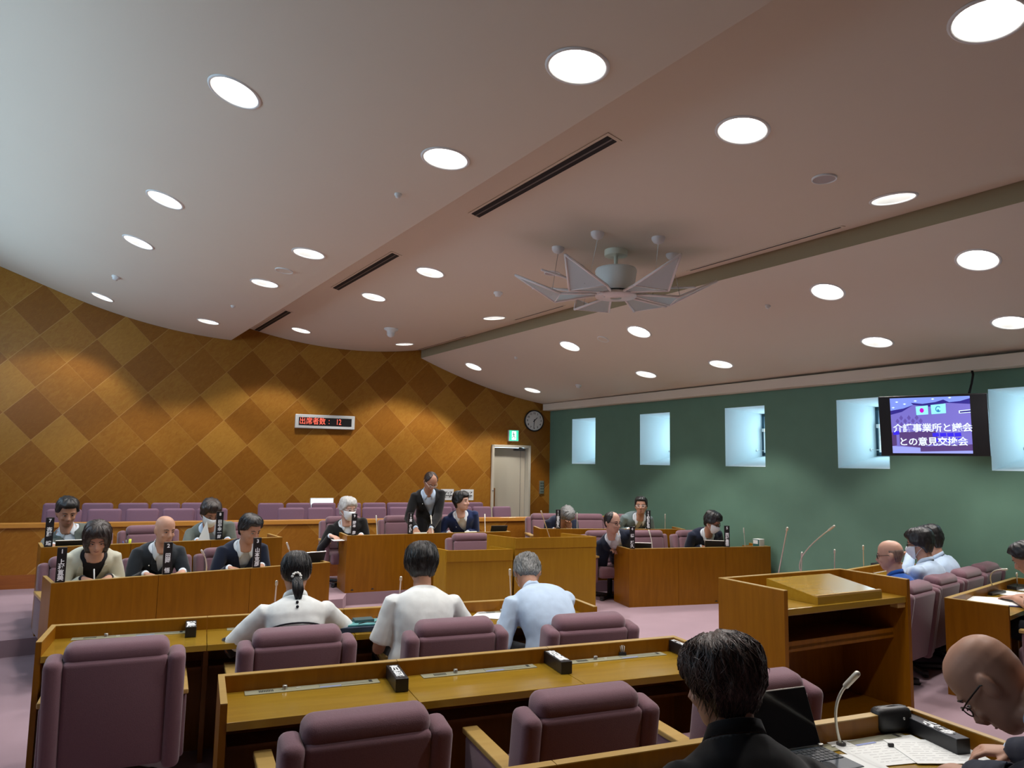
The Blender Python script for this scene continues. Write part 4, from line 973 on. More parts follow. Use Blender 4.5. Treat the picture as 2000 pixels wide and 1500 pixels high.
for o, w, d in ((pp[0], 0.40, 0.25), (pp[1], 0.30, 0.24)):
    b = MB(); random.seed(4)
    for k in range(9):
        y = -d * 0.38 + k * d * 0.09
        x = -w * 0.42
        while x < w * 0.3:
            l_ = random.uniform(0.01, 0.05); b.bx(x, x + l_, y, y + 0.003, 0.002, 0.0025, INK); x += l_ + random.uniform(0.006, 0.02)
    b.build('writing', o)['kind'] = 'stuff'
bc = MB().box((0, 0, 0.006), (0.022, 0.01, 0.012), BLACK, 0.002).build('paper_clip'); bc.matrix_world = M.Translation(V((1.503, 3.027, 0.729))); tag(bc, 'small dark clip on the large white paper sheet', 'clip')
bg = empty('pouch', mtx=M.Translation((1.598, 3.209, 0.725)) @ M.Rotation(rad(16), 4, 'Z'), label='black zipped pouch standing beside the long name bar at bottom right', cat='pouch')
LEATHER = mat('black_leather', (0.010, 0.010, 0.011), 0.45, bump=0.1, noise_scale=60)
b = MB(); b.box((0, 0, 0.05), (0.17, 0.075, 0.10), LEATHER, 0.028, None, 4, True); b.build('body', bg)
b = MB(); b.tube([(-0.075, 0, 0.094), (0, 0, 0.101), (0.075, 0, 0.094)], 0.004, STEELD, 6); b.ell((0.03, -0.04, 0.06), (0.006, 0.005, 0.006), STEEL); b.build('zip', bg)
# right edge desk
cb = empty('clipboard', mtx=M.Translation((4.117, 6.468, 0.700)) @ M.Rotation(rad(-14), 4, 'Z') @ M.Rotation(rad(6), 4, 'X'), label='navy clipboard with papers overhanging the right edge desk', cat='clipboard')
b = MB(); b.bx(-0.22, 0.22, -0.13, 0.13, 0.0, 0.008, mat('clip_navy', (0.012, 0.014, 0.11), 0.4), 0.002); b.build('board', cb)
b = MB(); b.bx(-0.20, 0.21, -0.115, 0.12, 0.008, 0.012, WHITEP); b.build('sheets', cb)
paper((4.603, 7.023, 0.691), 40, 'white papers on the right edge desk behind the clipboard', 0.3, 0.25)
paper((4.896, 7.280, 0.691), 40, 'white papers at the right end of the right edge desk', 0.25, 0.2)
slab_thing('folder', (4.445, 6.962, 0.694), 35, 0.28, 0.1, 0.02, BLACK, 'black folder on the right edge desk behind the clipboard', 'folder')
slab_thing('folder', (4.878, 7.289, 0.694), 35, 0.25, 0.1, 0.03, BLACK, 'black folder at the far right of the right edge desk', 'folder')
paper((3.906, 8.179, 0.715), 40, 'white papers on the desk of the man in blue', 0.3, 0.22)
slab_thing('folder', (4.162, 8.449, 0.715), 40, 0.2, 0.15, 0.05, BLACKM, 'black case on the desk beyond the blue shirt man', 'case')

# ================================================================== PEOPLE
def skin_mat(name, c):
    m = mat(name, c, 0.5, noise_amt=0.07, noise_scale=30, spec=0.35)
    m.node_tree.nodes['Principled BSDF'].inputs['Subsurface Weight'].default_value = 0.0
    return m
SK = skin_mat('skin', (0.50, 0.275, 0.19)); SK2 = skin_mat('skin_tan', (0.41, 0.21, 0.135)); SK3 = skin_mat('skin_pale', (0.58, 0.34, 0.255))
def hair_mat(name, c1, c2, rough=0.42):
    m = bpy.data.materials.new(name); m.use_nodes = True; nt = m.node_tree; b = nt.nodes['Principled BSDF']
    tc = nt.nodes.new('ShaderNodeTexCoord'); mp = nt.nodes.new('ShaderNodeMapping'); mp.inputs['Scale'].default_value = (90, 90, 9)
    n = nt.nodes.new('ShaderNodeTexNoise'); n.inputs['Scale'].default_value = 1.6; n.inputs['Detail'].default_value = 4
    nt.links.new(tc.outputs['Object'], mp.inputs[0]); nt.links.new(mp.outputs[0], n.inputs[0])
    cr = nt.nodes.new('ShaderNodeValToRGB'); cr.color_ramp.elements[0].position = 0.35; cr.color_ramp.elements[0].color = (*c1, 1)
    cr.color_ramp.elements[1].position = 0.72; cr.color_ramp.elements[1].color = (*c2, 1)
    nt.links.new(n.outputs[0], cr.inputs[0]); nt.links.new(cr.outputs[0], b.inputs['Base Color'])
    bp = nt.nodes.new('ShaderNodeBump'); bp.inputs['Strength'].default_value = 0.5; bp.inputs['Distance'].default_value = 0.004
    nt.links.new(n.outputs[0], bp.inputs['Height']); nt.links.new(bp.outputs[0], b.inputs['Normal'])
    b.inputs['Roughness'].default_value = rough; return m
HBLACK = hair_mat('hair_black', (0.004, 0.004, 0.005), (0.016, 0.014, 0.014))
HBROWN = hair_mat('hair_dark_brown', (0.008, 0.005, 0.004), (0.045, 0.026, 0.02))
HGREY = hair_mat('hair_grey', (0.07, 0.075, 0.075), (0.30, 0.30, 0.29))
HWHITE = hair_mat('hair_white', (0.38, 0.38, 0.37), (0.66, 0.66, 0.64))
HWAVY = hair_mat('hair_wavy_brown', (0.012, 0.008, 0.006), (0.12, 0.07, 0.055))
HTHIN = hair_mat('hair_thin', (0.16, 0.11, 0.09), (0.36, 0.27, 0.22))
EYEW = mat('eye_white', (0.62, 0.58, 0.54), 0.3); EYED = mat('eye_dark', (0.012, 0.008, 0.006), 0.2); LIP = mat('lip', (0.36, 0.13, 0.11), 0.5)
MASKM = mat('mask_white', (0.74, 0.80, 0.84), 0.8, noise_amt=0.03, noise_scale=60); GLD = mat('glasses_dark', (0.02, 0.012, 0.01), 0.3); GLW = mat('glasses_light', (0.65, 0.65, 0.65), 0.3)
def cloth(n, c, bump=0.08): return mat(n, c, 0.85, noise_amt=0.10, noise_scale=25, bump=bump, spec=0.15, sheen=0.2)
NAVY = cloth('suit_navy', (0.010, 0.015, 0.034)); NAVYB = cloth('suit_bright_navy', (0.012, 0.024, 0.085)); DKGREY = cloth('suit_charcoal', (0.020, 0.026, 0.034)); BLK = cloth('suit_black', (0.010, 0.010, 0.011))
GRGREEN = cloth('jacket_grey_green', (0.115, 0.135, 0.12)); GRJ = cloth('jacket_grey', (0.13, 0.175, 0.18)); CRM = cloth('jacket_cream', (0.54, 0.54, 0.44)); TROUS = cloth('trousers_dark', (0.012, 0.013, 0.018))
SHW = cloth('shirt_white', (0.66, 0.72, 0.78)); SHB = cloth('shirt_pale_blue', (0.50, 0.63, 0.80)); BLOUSE = cloth('blouse_white', (0.78, 0.81, 0.80)); BLUESH = cloth('shirt_blue', (0.02, 0.10, 0.42)); TOPBLK = cloth('top_black', (0.012, 0.012, 0.018))
SHOE = mat('shoe_black', (0.01, 0.01, 0.01), 0.35); LANY = mat('lanyard', (0.02, 0.04, 0.05), 0.6)

HEADT = [(-0.121, 0.012, 0.062, -0.03), (-0.116, 0.030, 0.074, -0.012), (-0.100, 0.047, 0.083, 0.018), (-0.078, 0.059, 0.087, 0.048), (-0.048, 0.068, 0.089, 0.074), (-0.015, 0.073, 0.089, 0.093),
         (0.018, 0.0755, 0.0905, 0.101), (0.050, 0.074, 0.089, 0.101), (0.078, 0.066, 0.079, 0.091), (0.098, 0.052, 0.062, 0.073), (0.112, 0.033, 0.040, 0.048), (0.119, 0.006, 0.008, 0.010)]
def head_row(z):
    T = HEADT
    if z <= T[0][0]: return T[0][1:]
    for a, b in zip(T, T[1:]):
        if z <= b[0]:
            u = (z - a[0]) / (b[0] - a[0]); u2 = u
            return tuple(a[i] + (b[i] - a[i]) * u2 for i in (1, 2, 3))
    return T[-1][1:]
def head_pt(th, z, off=0.0):
    """th: 0 = straight ahead (+y), positive to +x"""
    w, yf, yb = head_row(z); s, c = sin(th), cos(th)
    cy = (yf - yb) / 2; ry = (yf + yb) / 2
    e = 2 / 2.25
    x = w * math.copysign(abs(s) ** e, s); y = cy + ry * math.copysign(abs(c) ** e, c)
    d = V((x / max(w, .01) ** 2, (y - cy) / max(ry, .01) ** 2, 0))
    d.z = (0.9 * (z - 0.0) / 0.12) * (d.length + 0.1) if abs(z) > 0.05 else 0
    if d.length > 0: d.normalize()
    return V((x, y, z)) + d * off

def smooth(a, b, x):
    t = max(0.0, min(1.0, (x - a) / (b - a))); return t * t * (3 - 2 * t)
def lerp_tab(tab, x):
    if x <= tab[0][0]: return tab[0][1]
    for (a, va), (b, vb) in zip(tab, tab[1:]):
        if x <= b: return va + (vb - va) * smooth(a, b, x)
    return tab[-1][1]

HSTY = {   # hairline height against angle from the front (0..180), thickness
 'short':  dict(line=[(0, 0.062), (45, 0.060), (62, 0.015), (80, -0.005), (100, -0.03), (130, -0.075), (180, -0.085)], t=0.017, top=0.024, mess=0.007),
 'full':   dict(line=[(0, 0.048), (40, 0.046), (60, 0.0), (80, -0.02), (105, -0.045), (140, -0.085), (180, -0.09)], t=0.021, top=0.030, mess=0.009),
 'swept':  dict(line=[(0, 0.075), (30, 0.072), (55, 0.055), (70, 0.0), (90, -0.03), (120, -0.07), (180, -0.085)], t=0.014, top=0.016, mess=0.004),
 'bob':    dict(line=[(0, 0.055), (28, 0.045), (45, -0.03), (60, -0.095), (90, -0.115), (140, -0.118), (180, -0.118)], t=0.028, top=0.026, mess=0.008),
 'crop':   dict(line=[(0, 0.05), (40, 0.04), (62, -0.035), (85, -0.055), (120, -0.09), (180, -0.105)], t=0.028, top=0.030, mess=0.007, prof=[(-0.12, 0.4), (-0.06, 0.8), (0.0, 1.1), (0.119, 1.0)]),
 'shag':   dict(line=[(0, 0.04), (38, 0.03), (56, -0.01), (76, -0.035), (100, -0.08), (150, -0.108), (180, -0.112)], t=0.021, top=0.024, mess=0.011, prof=[(-0.12, 0.35), (-0.06, 0.75), (0.0, 1.1), (0.06, 1.15), (0.119, 1.0)]),
 'tied':   dict(line=[(0, 0.06), (40, 0.055), (60, 0.01), (80, -0.015), (100, -0.03), (130, -0.06), (180, -0.075)], t=0.016, top=0.02, mess=0.003),
 'bald':   dict(line=[(0, 0.2), (75, 0.2), (88, 0.012), (100, -0.02), (130, -0.065), (180, -0.07)], t=0.0025, top=-0.02, mess=0.001, cap=0.03),
 'receding': dict(line=[(0, 0.2), (40, 0.13), (58, 0.05), (75, 0.0), (95, -0.03), (130, -0.07), (180, -0.085)], t=0.010, top=0.005, mess=0.003),
}
def make_hair(style, hm, par, mtx, seed, strands=0, nth=72, nz=40):
    S = HSTY[style]; random.seed(seed); b = MB(); bm = b.bm; rows = []
    off = V((seed * 3.1, seed * 1.7, 0))
    def thick(th, z):
        a = abs(math.degrees(th)); ln = lerp_tab(S['line'], a)
        m = smooth(ln - 0.012, ln + 0.016, z)
        if 'cap' in S and a > 80: m *= 1 - smooth(S['cap'], S['cap'] + 0.04, z)
        t = S['t'] + (S['top'] - S['t']) * smooth(0.03, 0.11, z)
        n = noise.noise(V((th * 5.0, z * 22, seed)) + off) + 0.6 * noise.noise(V((th * 14.0, z * 30, seed * 2)) + off)
        pf = S.get('prof'); t *= lerp_tab(pf, z) if pf else 1.0
        return (t + S['mess'] * n) * m - 0.012 * (1 - m)
    for i in range(nz + 1):
        z = -0.119 + (0.1188 + 0.119) * (i / nz) ** 0.9
        rows.append([head_pt(2 * pi * j / nth - pi, z, thick(2 * pi * j / nth - pi, z)) for j in range(nth)])
    b.rings(rows, hm, True)
    # locks lying over the shell
    for k in range(strands):
        th = random.uniform(-pi, pi); a = abs(math.degrees(th)); ln = lerp_tab(S['line'], a)
        if ln > 0.1: continue
        z1 = random.uniform(0.075, 0.117); z0 = max(-0.118, ln - random.uniform(-0.02, 0.02)); z0 = z0 + (z1 - z0) * random.uniform(0, 0.5)
        if z1 - z0 < 0.03: continue
        sw = random.uniform(-0.5, 0.5); pts = []; lift = random.uniform(0.0005, 0.003); wv = random.uniform(0.0, 0.22) if style == 'shag' else 0.0; ph = random.uniform(0, 6)
        for i in range(9):
            u = i / 8; z = z1 + (z0 - z1) * u; t_ = th + sw * u * u + wv * sin(u * 7 + ph)
            pts.append(head_pt(t_, z, max(0.004, thick(t_, z)) + lift * (0.4 + u * (0.9 if i < 8 else 1.5))))
        b.tube(pts, [0.0006, 0.0014, 0.0018, 0.0020, 0.0020, 0.0019, 0.0017, 0.0012, 0.0004], hm, 4)
    return b.build('hair', par, mtx=mtx)

def bez(p0, p1, p2, u): return p0 * ((1 - u) ** 2) + p1 * (2 * u * (1 - u)) + p2 * (u * u)
TOR = [(-0.10, .150, .105), (0.0, .172, .120), (0.12, .166, .118), (0.30, .148, .108), (0.50, .160, .118), (0.64, .168, .122), (0.76, .176, .114), (0.84, .172, .102), (0.90, .146, .090), (0.95, .104, .076), (1.0, .066, .063)]
def ik(a, c, l1, l2, pole):
    a, c = V(a), V(c); d = c - a; L = d.length
    mx = (l1 + l2) * 0.995
    if L > mx: c = a + d * (mx / L); d = c - a; L = mx
    L = max(L, abs(l1 - l2) + 0.02)
    x = (l1 * l1 - l2 * l2 + L * L) / (2 * L); h = sqrt(max(0, l1 * l1 - x * x)); dn = d.normalized()
    p = V(pole) - dn * V(pole).dot(dn); p.normalize()
    return a + dn * x + p * h, c

def person(label, at, face, head, pitch=0, yaw=0, roll=0, hair=('short', 'HBLACK'), skin=SK, jacket=None, shirt=SHW, sleeve='long', hands=None, hand_dir=None,
           glasses=None, mask=False, sc=1.0, shw=0.40, voxel=0.0085, strands=0, stand=False, seat=0.545, open_v=0.075, v_low=0.36, collar=True, seed=1, poles=None, curl=0.5,
           facefeat=True, badge=False, bulge=0.06, long_hem=False, pronate=None, lapel=True, girth=1.0, neck=0.075, npf=0.6, nrel=None):
    """at: floor point under the hips; face: compass of the body; head: world centre of the head"""
    at = V(at); MX = M.Translation(at) @ M.Rotation(rad(face - 90), 4, 'Z'); IN = MX.inverted()
    if hands and (IN @ V(hands[0])).x > (IN @ V(hands[1])).x:
        hands = hands[::-1]; hand_dir = hand_dir[::-1] if hand_dir else None
    H = IN @ V(head); hz = seat if not stand else 0.90
    RH = (M.Rotation(rad(-yaw), 3, 'Z') @ M.Rotation(rad(-pitch), 3, 'X') @ M.Rotation(rad(roll), 3, 'Y'))
    RN = (M.Rotation(rad(-yaw * 0.6), 3, 'Z') @ M.Rotation(rad(-pitch * npf), 3, 'X')); pel = V((0, 0, hz + 0.02)); att = H + RN @ V((0, -0.022, -0.085)) * sc
    tdir = (att - pel).normalized()
    nd = (tdir * 0.55 + RN @ V((0, 0, 1)) * 0.45 + V((0, -0.0, 0.1))).normalized()
    N = att - nd * neck * sc
    if nrel: N = H + V(nrel); nd = (att - N).normalized()
    mid = (pel + N) / 2 + (V((0, -1, 0)) - tdir * V((0, -1, 0)).dot(tdir)).normalized() * bulge * 2
    spine = lambda u: bez(pel, mid, N, u) if u >= 0 else pel + (pel - bez(pel, mid, N, 0.1)).normalized() * (-u) * 0.6
    def fr(u):
        d = (spine(min(1, u + 0.02)) - spine(u - 0.02)).normalized(); x = V((1, 0, 0)); x = (x - d * x.dot(d)).normalized(); return x, d.cross(x) * -1 if False else -(x.cross(d)) * -1, d
    def frame(u):
        d = (spine(min(1.0, u + 0.03)) - spine(u - 0.03)).normalized(); x = V((1, 0, 0)); x = (x - d * x.dot(d)).normalized(); y = d.cross(x); return x, y, d
    wf = shw / 0.40
    def tor(u):
        for a, b_ in zip(TOR, TOR[1:]):
            if u <= b_[0]:
                k = (u - a[0]) / (b_[0] - a[0]); return ((a[1] + (b_[1] - a[1]) * k) * wf * (girth if u < .7 else 1), (a[2] + (b_[2] - a[2]) * k) * (girth if u < .7 else 1))
        return TOR[-1][1] * wf, TOR[-1][2]
    def torso(b, m, off, u0=-0.10, u1=1.0, n=26):
        out = []; k = 20
        for i in range(k + 1):
            u = u0 + (u1 - u0) * i / k; x, y, d = frame(u); a, bb = tor(max(u, -0.1)); c = spine(u)
            o = off if u < 0.93 else off * 0.6
            ring = []
            for j in range(n):
                t = 2 * pi * j / n; s, cc = sin(t), cos(t); e = 2 / 2.4
                ring.append(c + x * (a + o) * math.copysign(abs(s) ** e, s) + y * (bb + o) * math.copysign(abs(cc) ** e, cc))
            out.append(ring)
        b.rings(out, m)
    xs, ys, ds = frame(0.86); SHC = spine(0.80)
    hd = hands or [(-0.13, 0.34, 0.74), (0.13, 0.34, 0.74)]
    arms = []
    for i, s in enumerate((-1, 1)):
        sh = SHC + xs * s * (shw / 2 - 0.022)
        hw_ = IN @ V(hd[i]) if hands else V(hd[i])
        hdir = (M.Rotation(rad(90 - face), 3, 'Z') @ V(hand_dir[i])).normalized() if hand_dir else V((-s * 0.45, 0.85, -0.1)).normalized()
        pole = V((s * 0.42, -0.45, -0.9)) if not poles else V(poles[i])
        wr = hw_ - hdir * 0.085
        el, wr = ik(sh, wr, 0.285 * sc, 0.25 * sc, pole)
        arms.append((s, sh, el, wr, hdir))
    legs = []
    for s in (-1, 1):
        hp = pel + V((s * 0.09, 0.02, -0.03))
        if stand: kn, an = V((s * 0.10, 0.04, 0.47)), V((s * 0.10, 0.0, 0.085))
        else: kn, an = V((s * 0.13, 0.43, hz + 0.015)), V((s * 0.13, 0.40, 0.085))
        legs.append((s, hp, kn, an))
    # ---- body: one continuous surface
    b = MB(); sk = skin
    torso(b, sk, -0.006)
    rows = []
    for i in range(27):
        z = -0.1205 + 0.2395 * i / 26
        rows.append([H + RH @ (head_pt(2 * pi * j / 40 - pi, z) * sc) for j in range(40)])
    b.rings(rows, sk)
    hp_ = lambda v: H + RH @ (V(v) * sc)
    b.tube([N - nd * 0.05, N + nd * 0.02, att, hp_((0, -0.015, -0.02))], [0.066 * sc, 0.057 * sc, 0.055 * sc, 0.055 * sc], sk, 16)
    b.tube([hp_((0, 0.084, 0.018)), hp_((0, 0.096, -0.012)), hp_((0, 0.108, -0.034)), hp_((0, 0.098, -0.046)), hp_((0, 0.08, -0.048))], [v * sc for v in (0.009, 0.011, 0.015, 0.014, 0.010)], sk, 10)
    for s in (-1, 1):
        b.ell(hp_((s * 0.012, 0.094, -0.041)), (0.009 * sc,) * 3, sk, 8, 6)
        b.ell(hp_((s * 0.077, -0.012, -0.012)), (0.011 * sc, 0.021 * sc, 0.034 * sc), sk, 12, 8, RH @ M.Rotation(s * 0.35, 3, 'Z') @ M.Rotation(0.15, 3, 'X'))
        b.ell(hp_((s * 0.036, 0.073, -0.035)), (0.024 * sc, 0.016 * sc, 0.020 * sc), sk, 10, 7, RH)
        b.tube([hp_((s * 0.010, 0.087, 0.021)), hp_((s * 0.032, 0.086, 0.026)), hp_((s * 0.052, 0.071, 0.018))], [v * sc for v in (0.007, 0.008, 0.006)], sk, 8)
    b.tube([hp_((-0.024, 0.078, -0.070)), hp_((-0.008, 0.087, -0.067)), hp_((0.008, 0.087, -0.067)), hp_((0.024, 0.078, -0.070))], [v * sc for v in (0.004, 0.008, 0.008, 0.004)], sk, 8)
    b.tube([hp_((-0.020, 0.077, -0.080)), hp_((0, 0.086, -0.080)), hp_((0.020, 0.077, -0.080))], [v * sc for v in (0.004, 0.008, 0.004)], sk, 8)
    for (s, sh, el, wr, hdir) in arms:
        fa = (wr - el).normalized()
        b.tube([sh - (el - sh) * 0.08, sh + (el - sh) * 0.3, el - (el - sh) * 0.1, el, el + fa * 0.05, el + fa * 0.11, wr], [0.046, 0.047, 0.040, 0.040, 0.042, 0.038, 0.027], sk, 12)
        side = hdir.cross(V((0, 0, 1))); side = side.normalized() if side.length > 0.1 else V((1, 0, 0))
        if pronate and pronate[0 if s < 0 else 1] is not None:
            side = (M.Rotation(rad(90 - face), 3, 'Z') @ V(pronate[0 if s < 0 else 1])); side = (side - hdir * side.dot(hdir)).normalized()
        up = side.cross(hdir).normalized()            # back of the hand
        if not pronate and up.z < 0: up = -up
        # palm
        pr = []
        for (u, w_, t_) in ((-0.012, .026, .021), (0.015, .031, .019), (0.05, .041, .016), (0.082, .042, .0135), (0.092, .036, .010)):
            c = wr + hdir * u * sc
            pr.append([c + (side * w_ * cos(2 * pi * j / 14) + up * t_ * sin(2 * pi * j / 14)) * sc for j in range(14)])
        b.rings(pr, sk)
        inn = side * (-s)                              # toward the thumb
        if inn.dot(V((-s, 0, 0))) < -0.2 and not pronate: inn = -inn
        for f_, (o_, L_, r_) in enumerate(((0.031, .072, .0088), (0.0105, .080, .0090), (-0.0105, .074, .0086), (-0.031, .058, .0076))):
            k0 = wr + (hdir * 0.086 + inn * o_) * sc; dd = (hdir + inn * o_ * 1.6).normalized(); pts = [k0 - dd * 0.02, k0]; ang = 0
            for seg, fr_ in enumerate((0.44, 0.32, 0.24)):
                ang += curl * (0.55 + 0.12 * f_ + 0.1 * seg); q = dd * cos(ang) - up * sin(ang); pts.append(pts[-1] + q * L_ * fr_ * sc)
            b.tube(pts, [r_ * sc * v for v in (1.05, 1.05, 1.0, 0.92, 0.72)], sk, 8)
        t0 = wr + (hdir * 0.022 + inn * 0.028 - up * 0.004) * sc; td = (hdir * 0.72 + inn * 0.62 - up * 0.25).normalized(); t2 = (hdir * 0.92 + inn * 0.25 - up * 0.30).normalized()
        b.tube([t0 - td * 0.015, t0 + td * 0.02 * sc, t0 + td * 0.045 * sc, t0 + td * 0.045 * sc + t2 * 0.03 * sc], [v * sc for v in (0.013, 0.0125, 0.0105, 0.0075)], sk, 8)
    for (s, hp, kn, an) in legs:
        b.tube([hp, (hp + kn) / 2, kn, kn + (an - kn) * 0.3, an + (kn - an) * 0.2, an], [0.078, 0.066, 0.050, 0.050, 0.036, 0.034], sk, 12)
        b.tube([an + V((0, -0.035, -0.045)), an + V((0, 0.06, -0.055)), an + V((0, 0.16, -0.065))], [0.03, 0.035, 0.022], sk, 10, flat=((0, 0, 1), 0.8))
    o = b.build('person'); md = o.modifiers.new('skin', 'REMESH'); md.mode = 'VOXEL'; md.voxel_size = voxel; md.use_smooth_shade = True
    sm = o.modifiers.new('smooth', 'SMOOTH'); sm.iterations = 3; sm.factor = 0.45
    me = evaluated(o, 'person'); me.materials.clear(); me.materials.append(sk)
    P = link_mesh('person', me); P.matrix_world = MX; tag(P, label, 'person')
    HM = M.Translation(H) @ RH.to_4x4() @ M.Scale(sc, 4)
    # ---- clothes
    def garment(name, m, off, slv, u0, u1, vcut=None, vox=0.0095, neck_cut=0.985, low=None):
        b = MB(); torso(b, m, off, u0, u1)
        if u0 < -0.05 and low:
            for (s, hp, kn, an) in legs: b.tube([hp - (kn - hp) * 0.1, hp + (kn - hp) * low], [0.088, 0.088], m, 14)
        for (s, sh, el, wr, hdir) in arms:
            fa = (wr - el).normalized(); ua = (el - sh).normalized()
            if slv == 'long':
                b.tube([sh - ua * 0.03, sh + (el - sh) * 0.35, el - ua * 0.02, el, el + fa * 0.06, wr - fa * 0.06, wr - fa * 0.012], [0.050 + off, 0.052 + off, 0.045 + off, 0.046 + off, 0.045 + off, 0.034 + off, 0.033 + off], m, 14)
            elif slv == 'short':
                b.tube([sh - ua * 0.03, sh + (el - sh) * 0.35, sh + (el - sh) * 0.86], [0.050 + off, 0.056 + off, 0.062 + off], m, 14)
            b.ell(sh + ds * 0.002, (0.050 + off, 0.050 + off, 0.046 + off), m, 12, 8)
        o = b.build(name); md = o.modifiers.new('r', 'REMESH'); md.mode = 'VOXEL'; md.voxel_size = vox; md.use_smooth_shade = True
        sm = o.modifiers.new('s', 'SMOOTH'); sm.iterations = 8; sm.factor = 0.5
        me = evaluated(o, name)
        bm = bmesh.new(); bm.from_mesh(me); kill = []
        # folds
        for v in bm.verts:
            n = noise.noise(v.co * 9 + V((seed, 0, 0))) * 0.5 + noise.noise(v.co * 20 + V((0, seed, 0))) * 0.25
            v.co += v.normal * n * 0.010
        us = [i / 24 for i in range(-3, 25)]
        cents = [(u, spine(u)) for u in us]
        for f in bm.faces:
            c = f.calc_center_median(); u, sp_ = min(cents, key=lambda q: (q[1] - c).length_squared); x, y, d = frame(u); r = c - sp_; xx, yy = r.dot(x), r.dot(y); uu = u + r.dot(d) / (N - pel).length
            if uu > neck_cut and abs(xx) < 0.11 and (c - N).length < 0.13: kill.append(f); continue
            if vcut and 0.02 < yy < 0.20 and uu < 1.1 and vcut[0] < uu and abs(xx) < vcut[1] * min(1, ((uu - vcut[0]) / (0.95 - vcut[0])) ** 0.85): kill.append(f); continue
        if kill:
            bmesh.ops.delete(bm, geom=kill, context='FACES')
            for it in range(10):                      # even out the cut edges
                mv = []
                for v in bm.verts:
                    ns = [e.other_vert(v) for e in v.link_edges if e.is_boundary]
                    if len(ns) == 2: mv.append((v, v.co * 0.4 + (ns[0].co + ns[1].co) * 0.3))
                for v, c in mv: v.co = c
        bm.to_mesh(me); bm.free(); me.materials.clear(); me.materials.append(m)
        for p in me.polygons: p.use_smooth = True
        g = link_mesh(name, me, P); 
        if kill: q = g.modifiers.new('thickness', 'SOLIDIFY'); q.thickness = 0.004; q.offset = -1
        return g
    def surf(u, xx, off):
        x, y, d = frame(u); a, bb = tor(u); k = max(0.0, 1 - (abs(xx) / (a + off)) ** 2.4) ** (1 / 2.4)
        return spine(u) + x * xx + y * ((bb + off) * k + 0.004)
    def back(u, xx, off):
        x, y, d = frame(u); a, bb = tor(u); k = max(0.0, 1 - (abs(xx) / (a + off)) ** 2.4) ** (1 / 2.4)
        return spine(u) + x * xx - y * ((bb + off) * k)
    if jacket is not None:
        garment('shirt', shirt, 0.003, 'none', -0.02, 1.0)
        garment('jacket', jacket, 0.014, 'long', -0.13, 0.985, (v_low, open_v), neck_cut=0.965, low=0.25)
        if lapel:
            b = MB()
            for s in (-1, 1):
                for (ua, ub, oa, ob) in ((v_low + 0.02, 0.62, 0.012, 0.050), (0.62, 0.80, 0.052, 0.040), (0.80, 0.93, 0.044, 0.024)):
                    vw = lambda u: open_v * min(1, max(0, (u - v_low) / (0.95 - v_low)) ** 0.85)
                    q = [surf(ua, s * (vw(ua) - 0.004), 0.019), surf(ub, s * (vw(ub) - 0.004), 0.019), surf(ub, s * (vw(ub) + ob), 0.019), surf(ua, s * (vw(ua) + oa), 0.019)]
                    b.solid(q, frame(0.7)[1] * 0.004, jacket)
            b.build('lapels', P)
        for (s, sh, el, wr, hdir) in arms:
            fa = (wr - el).normalized(); b = MB(); b.tube([wr - fa * 0.03, wr + fa * 0.008], [0.034, 0.035], shirt, 14); b.build('shirt_cuff', P)
    else:
        garment('shirt', shirt, 0.012, sleeve, -0.16 if long_hem else -0.06, 1.0, None, neck_cut=0.985, low=0.2 if long_hem else None)
    if collar:
        b = MB(); top, mid_, low_ = [], [], []
        x, y, d = frame(0.97)
        for i in range(29):
            t = rad(16) + (2 * pi - rad(32)) * i / 28; dx, dy = sin(t), cos(t); k = max(0.0, cos(t)) ** 1.5      # k = 1 at the front
            c = N + nd * 0.012
            top.append(c + nd * (0.018 - 0.030 * k) + x * dx * 0.063 + y * dy * 0.064)
            mid_.append(c + nd * (0.016 - 0.032 * k) + x * dx * 0.069 + y * dy * 0.070)
            low_.append(c - nd * (0.018 + 0.050 * k) + x * (dx * 0.080 + (0.030 * k if dx > 0 else -0.030 * k)) + y * (dy * 0.080 + 0.016 * k))
        b.rings([top, mid_, low_], shirt, True, False, False)
        co_ = b.build('collar', P); q_ = co_.modifiers.new('thickness', 'SOLIDIFY'); q_.thickness = 0.003; q_.offset = 0
    b = MB()
    x0_, y0_, d0_ = frame(0)
    out = []
    for i in range(6):
        u = -0.16 + i * 0.05; x, y, d = frame(u); a, bb = tor(max(u, -0.1)); c = spine(u)
        out.append([c + x * (a + 0.008) * sin(2 * pi * j / 20) + y * (bb + 0.008) * cos(2 * pi * j / 20) for j in range(20)])
    b.rings(out, TROUS)
    for (s, hp, kn, an) in legs: b.tube([hp - (kn - hp) * 0.15, (hp + kn) / 2, kn, kn + (an - kn) * 0.35, an + V((0, 0, 0.03))], [0.094, 0.084, 0.068, 0.066, 0.062], TROUS, 14)
    o = b.build('trousers'); md = o.modifiers.new('r', 'REMESH'); md.mode = 'VOXEL'; md.voxel_size = 0.013; md.use_smooth_shade = True
    me = evaluated(o, 'trousers'); me.materials.clear(); me.materials.append(TROUS); link_mesh('trousers', me, P)
    for (s, hp, kn, an) in legs:
        b = MB(); b.tube([an + V((0, -0.06, -0.040)), an + V((0, -0.02, -0.036)), an + V((0, 0.08, -0.043)), an + V((0, 0.17, -0.052)), an + V((0, 0.20, -0.058))], [0.030, 0.043, 0.045, 0.034, 0.018], SHOE, 12, flat=((0, 0, 1), 0.85)); b.build('shoe', P)
    # ---- head details
    if hair: make_hair(hair[0], hair[1], P, HM, seed, strands)
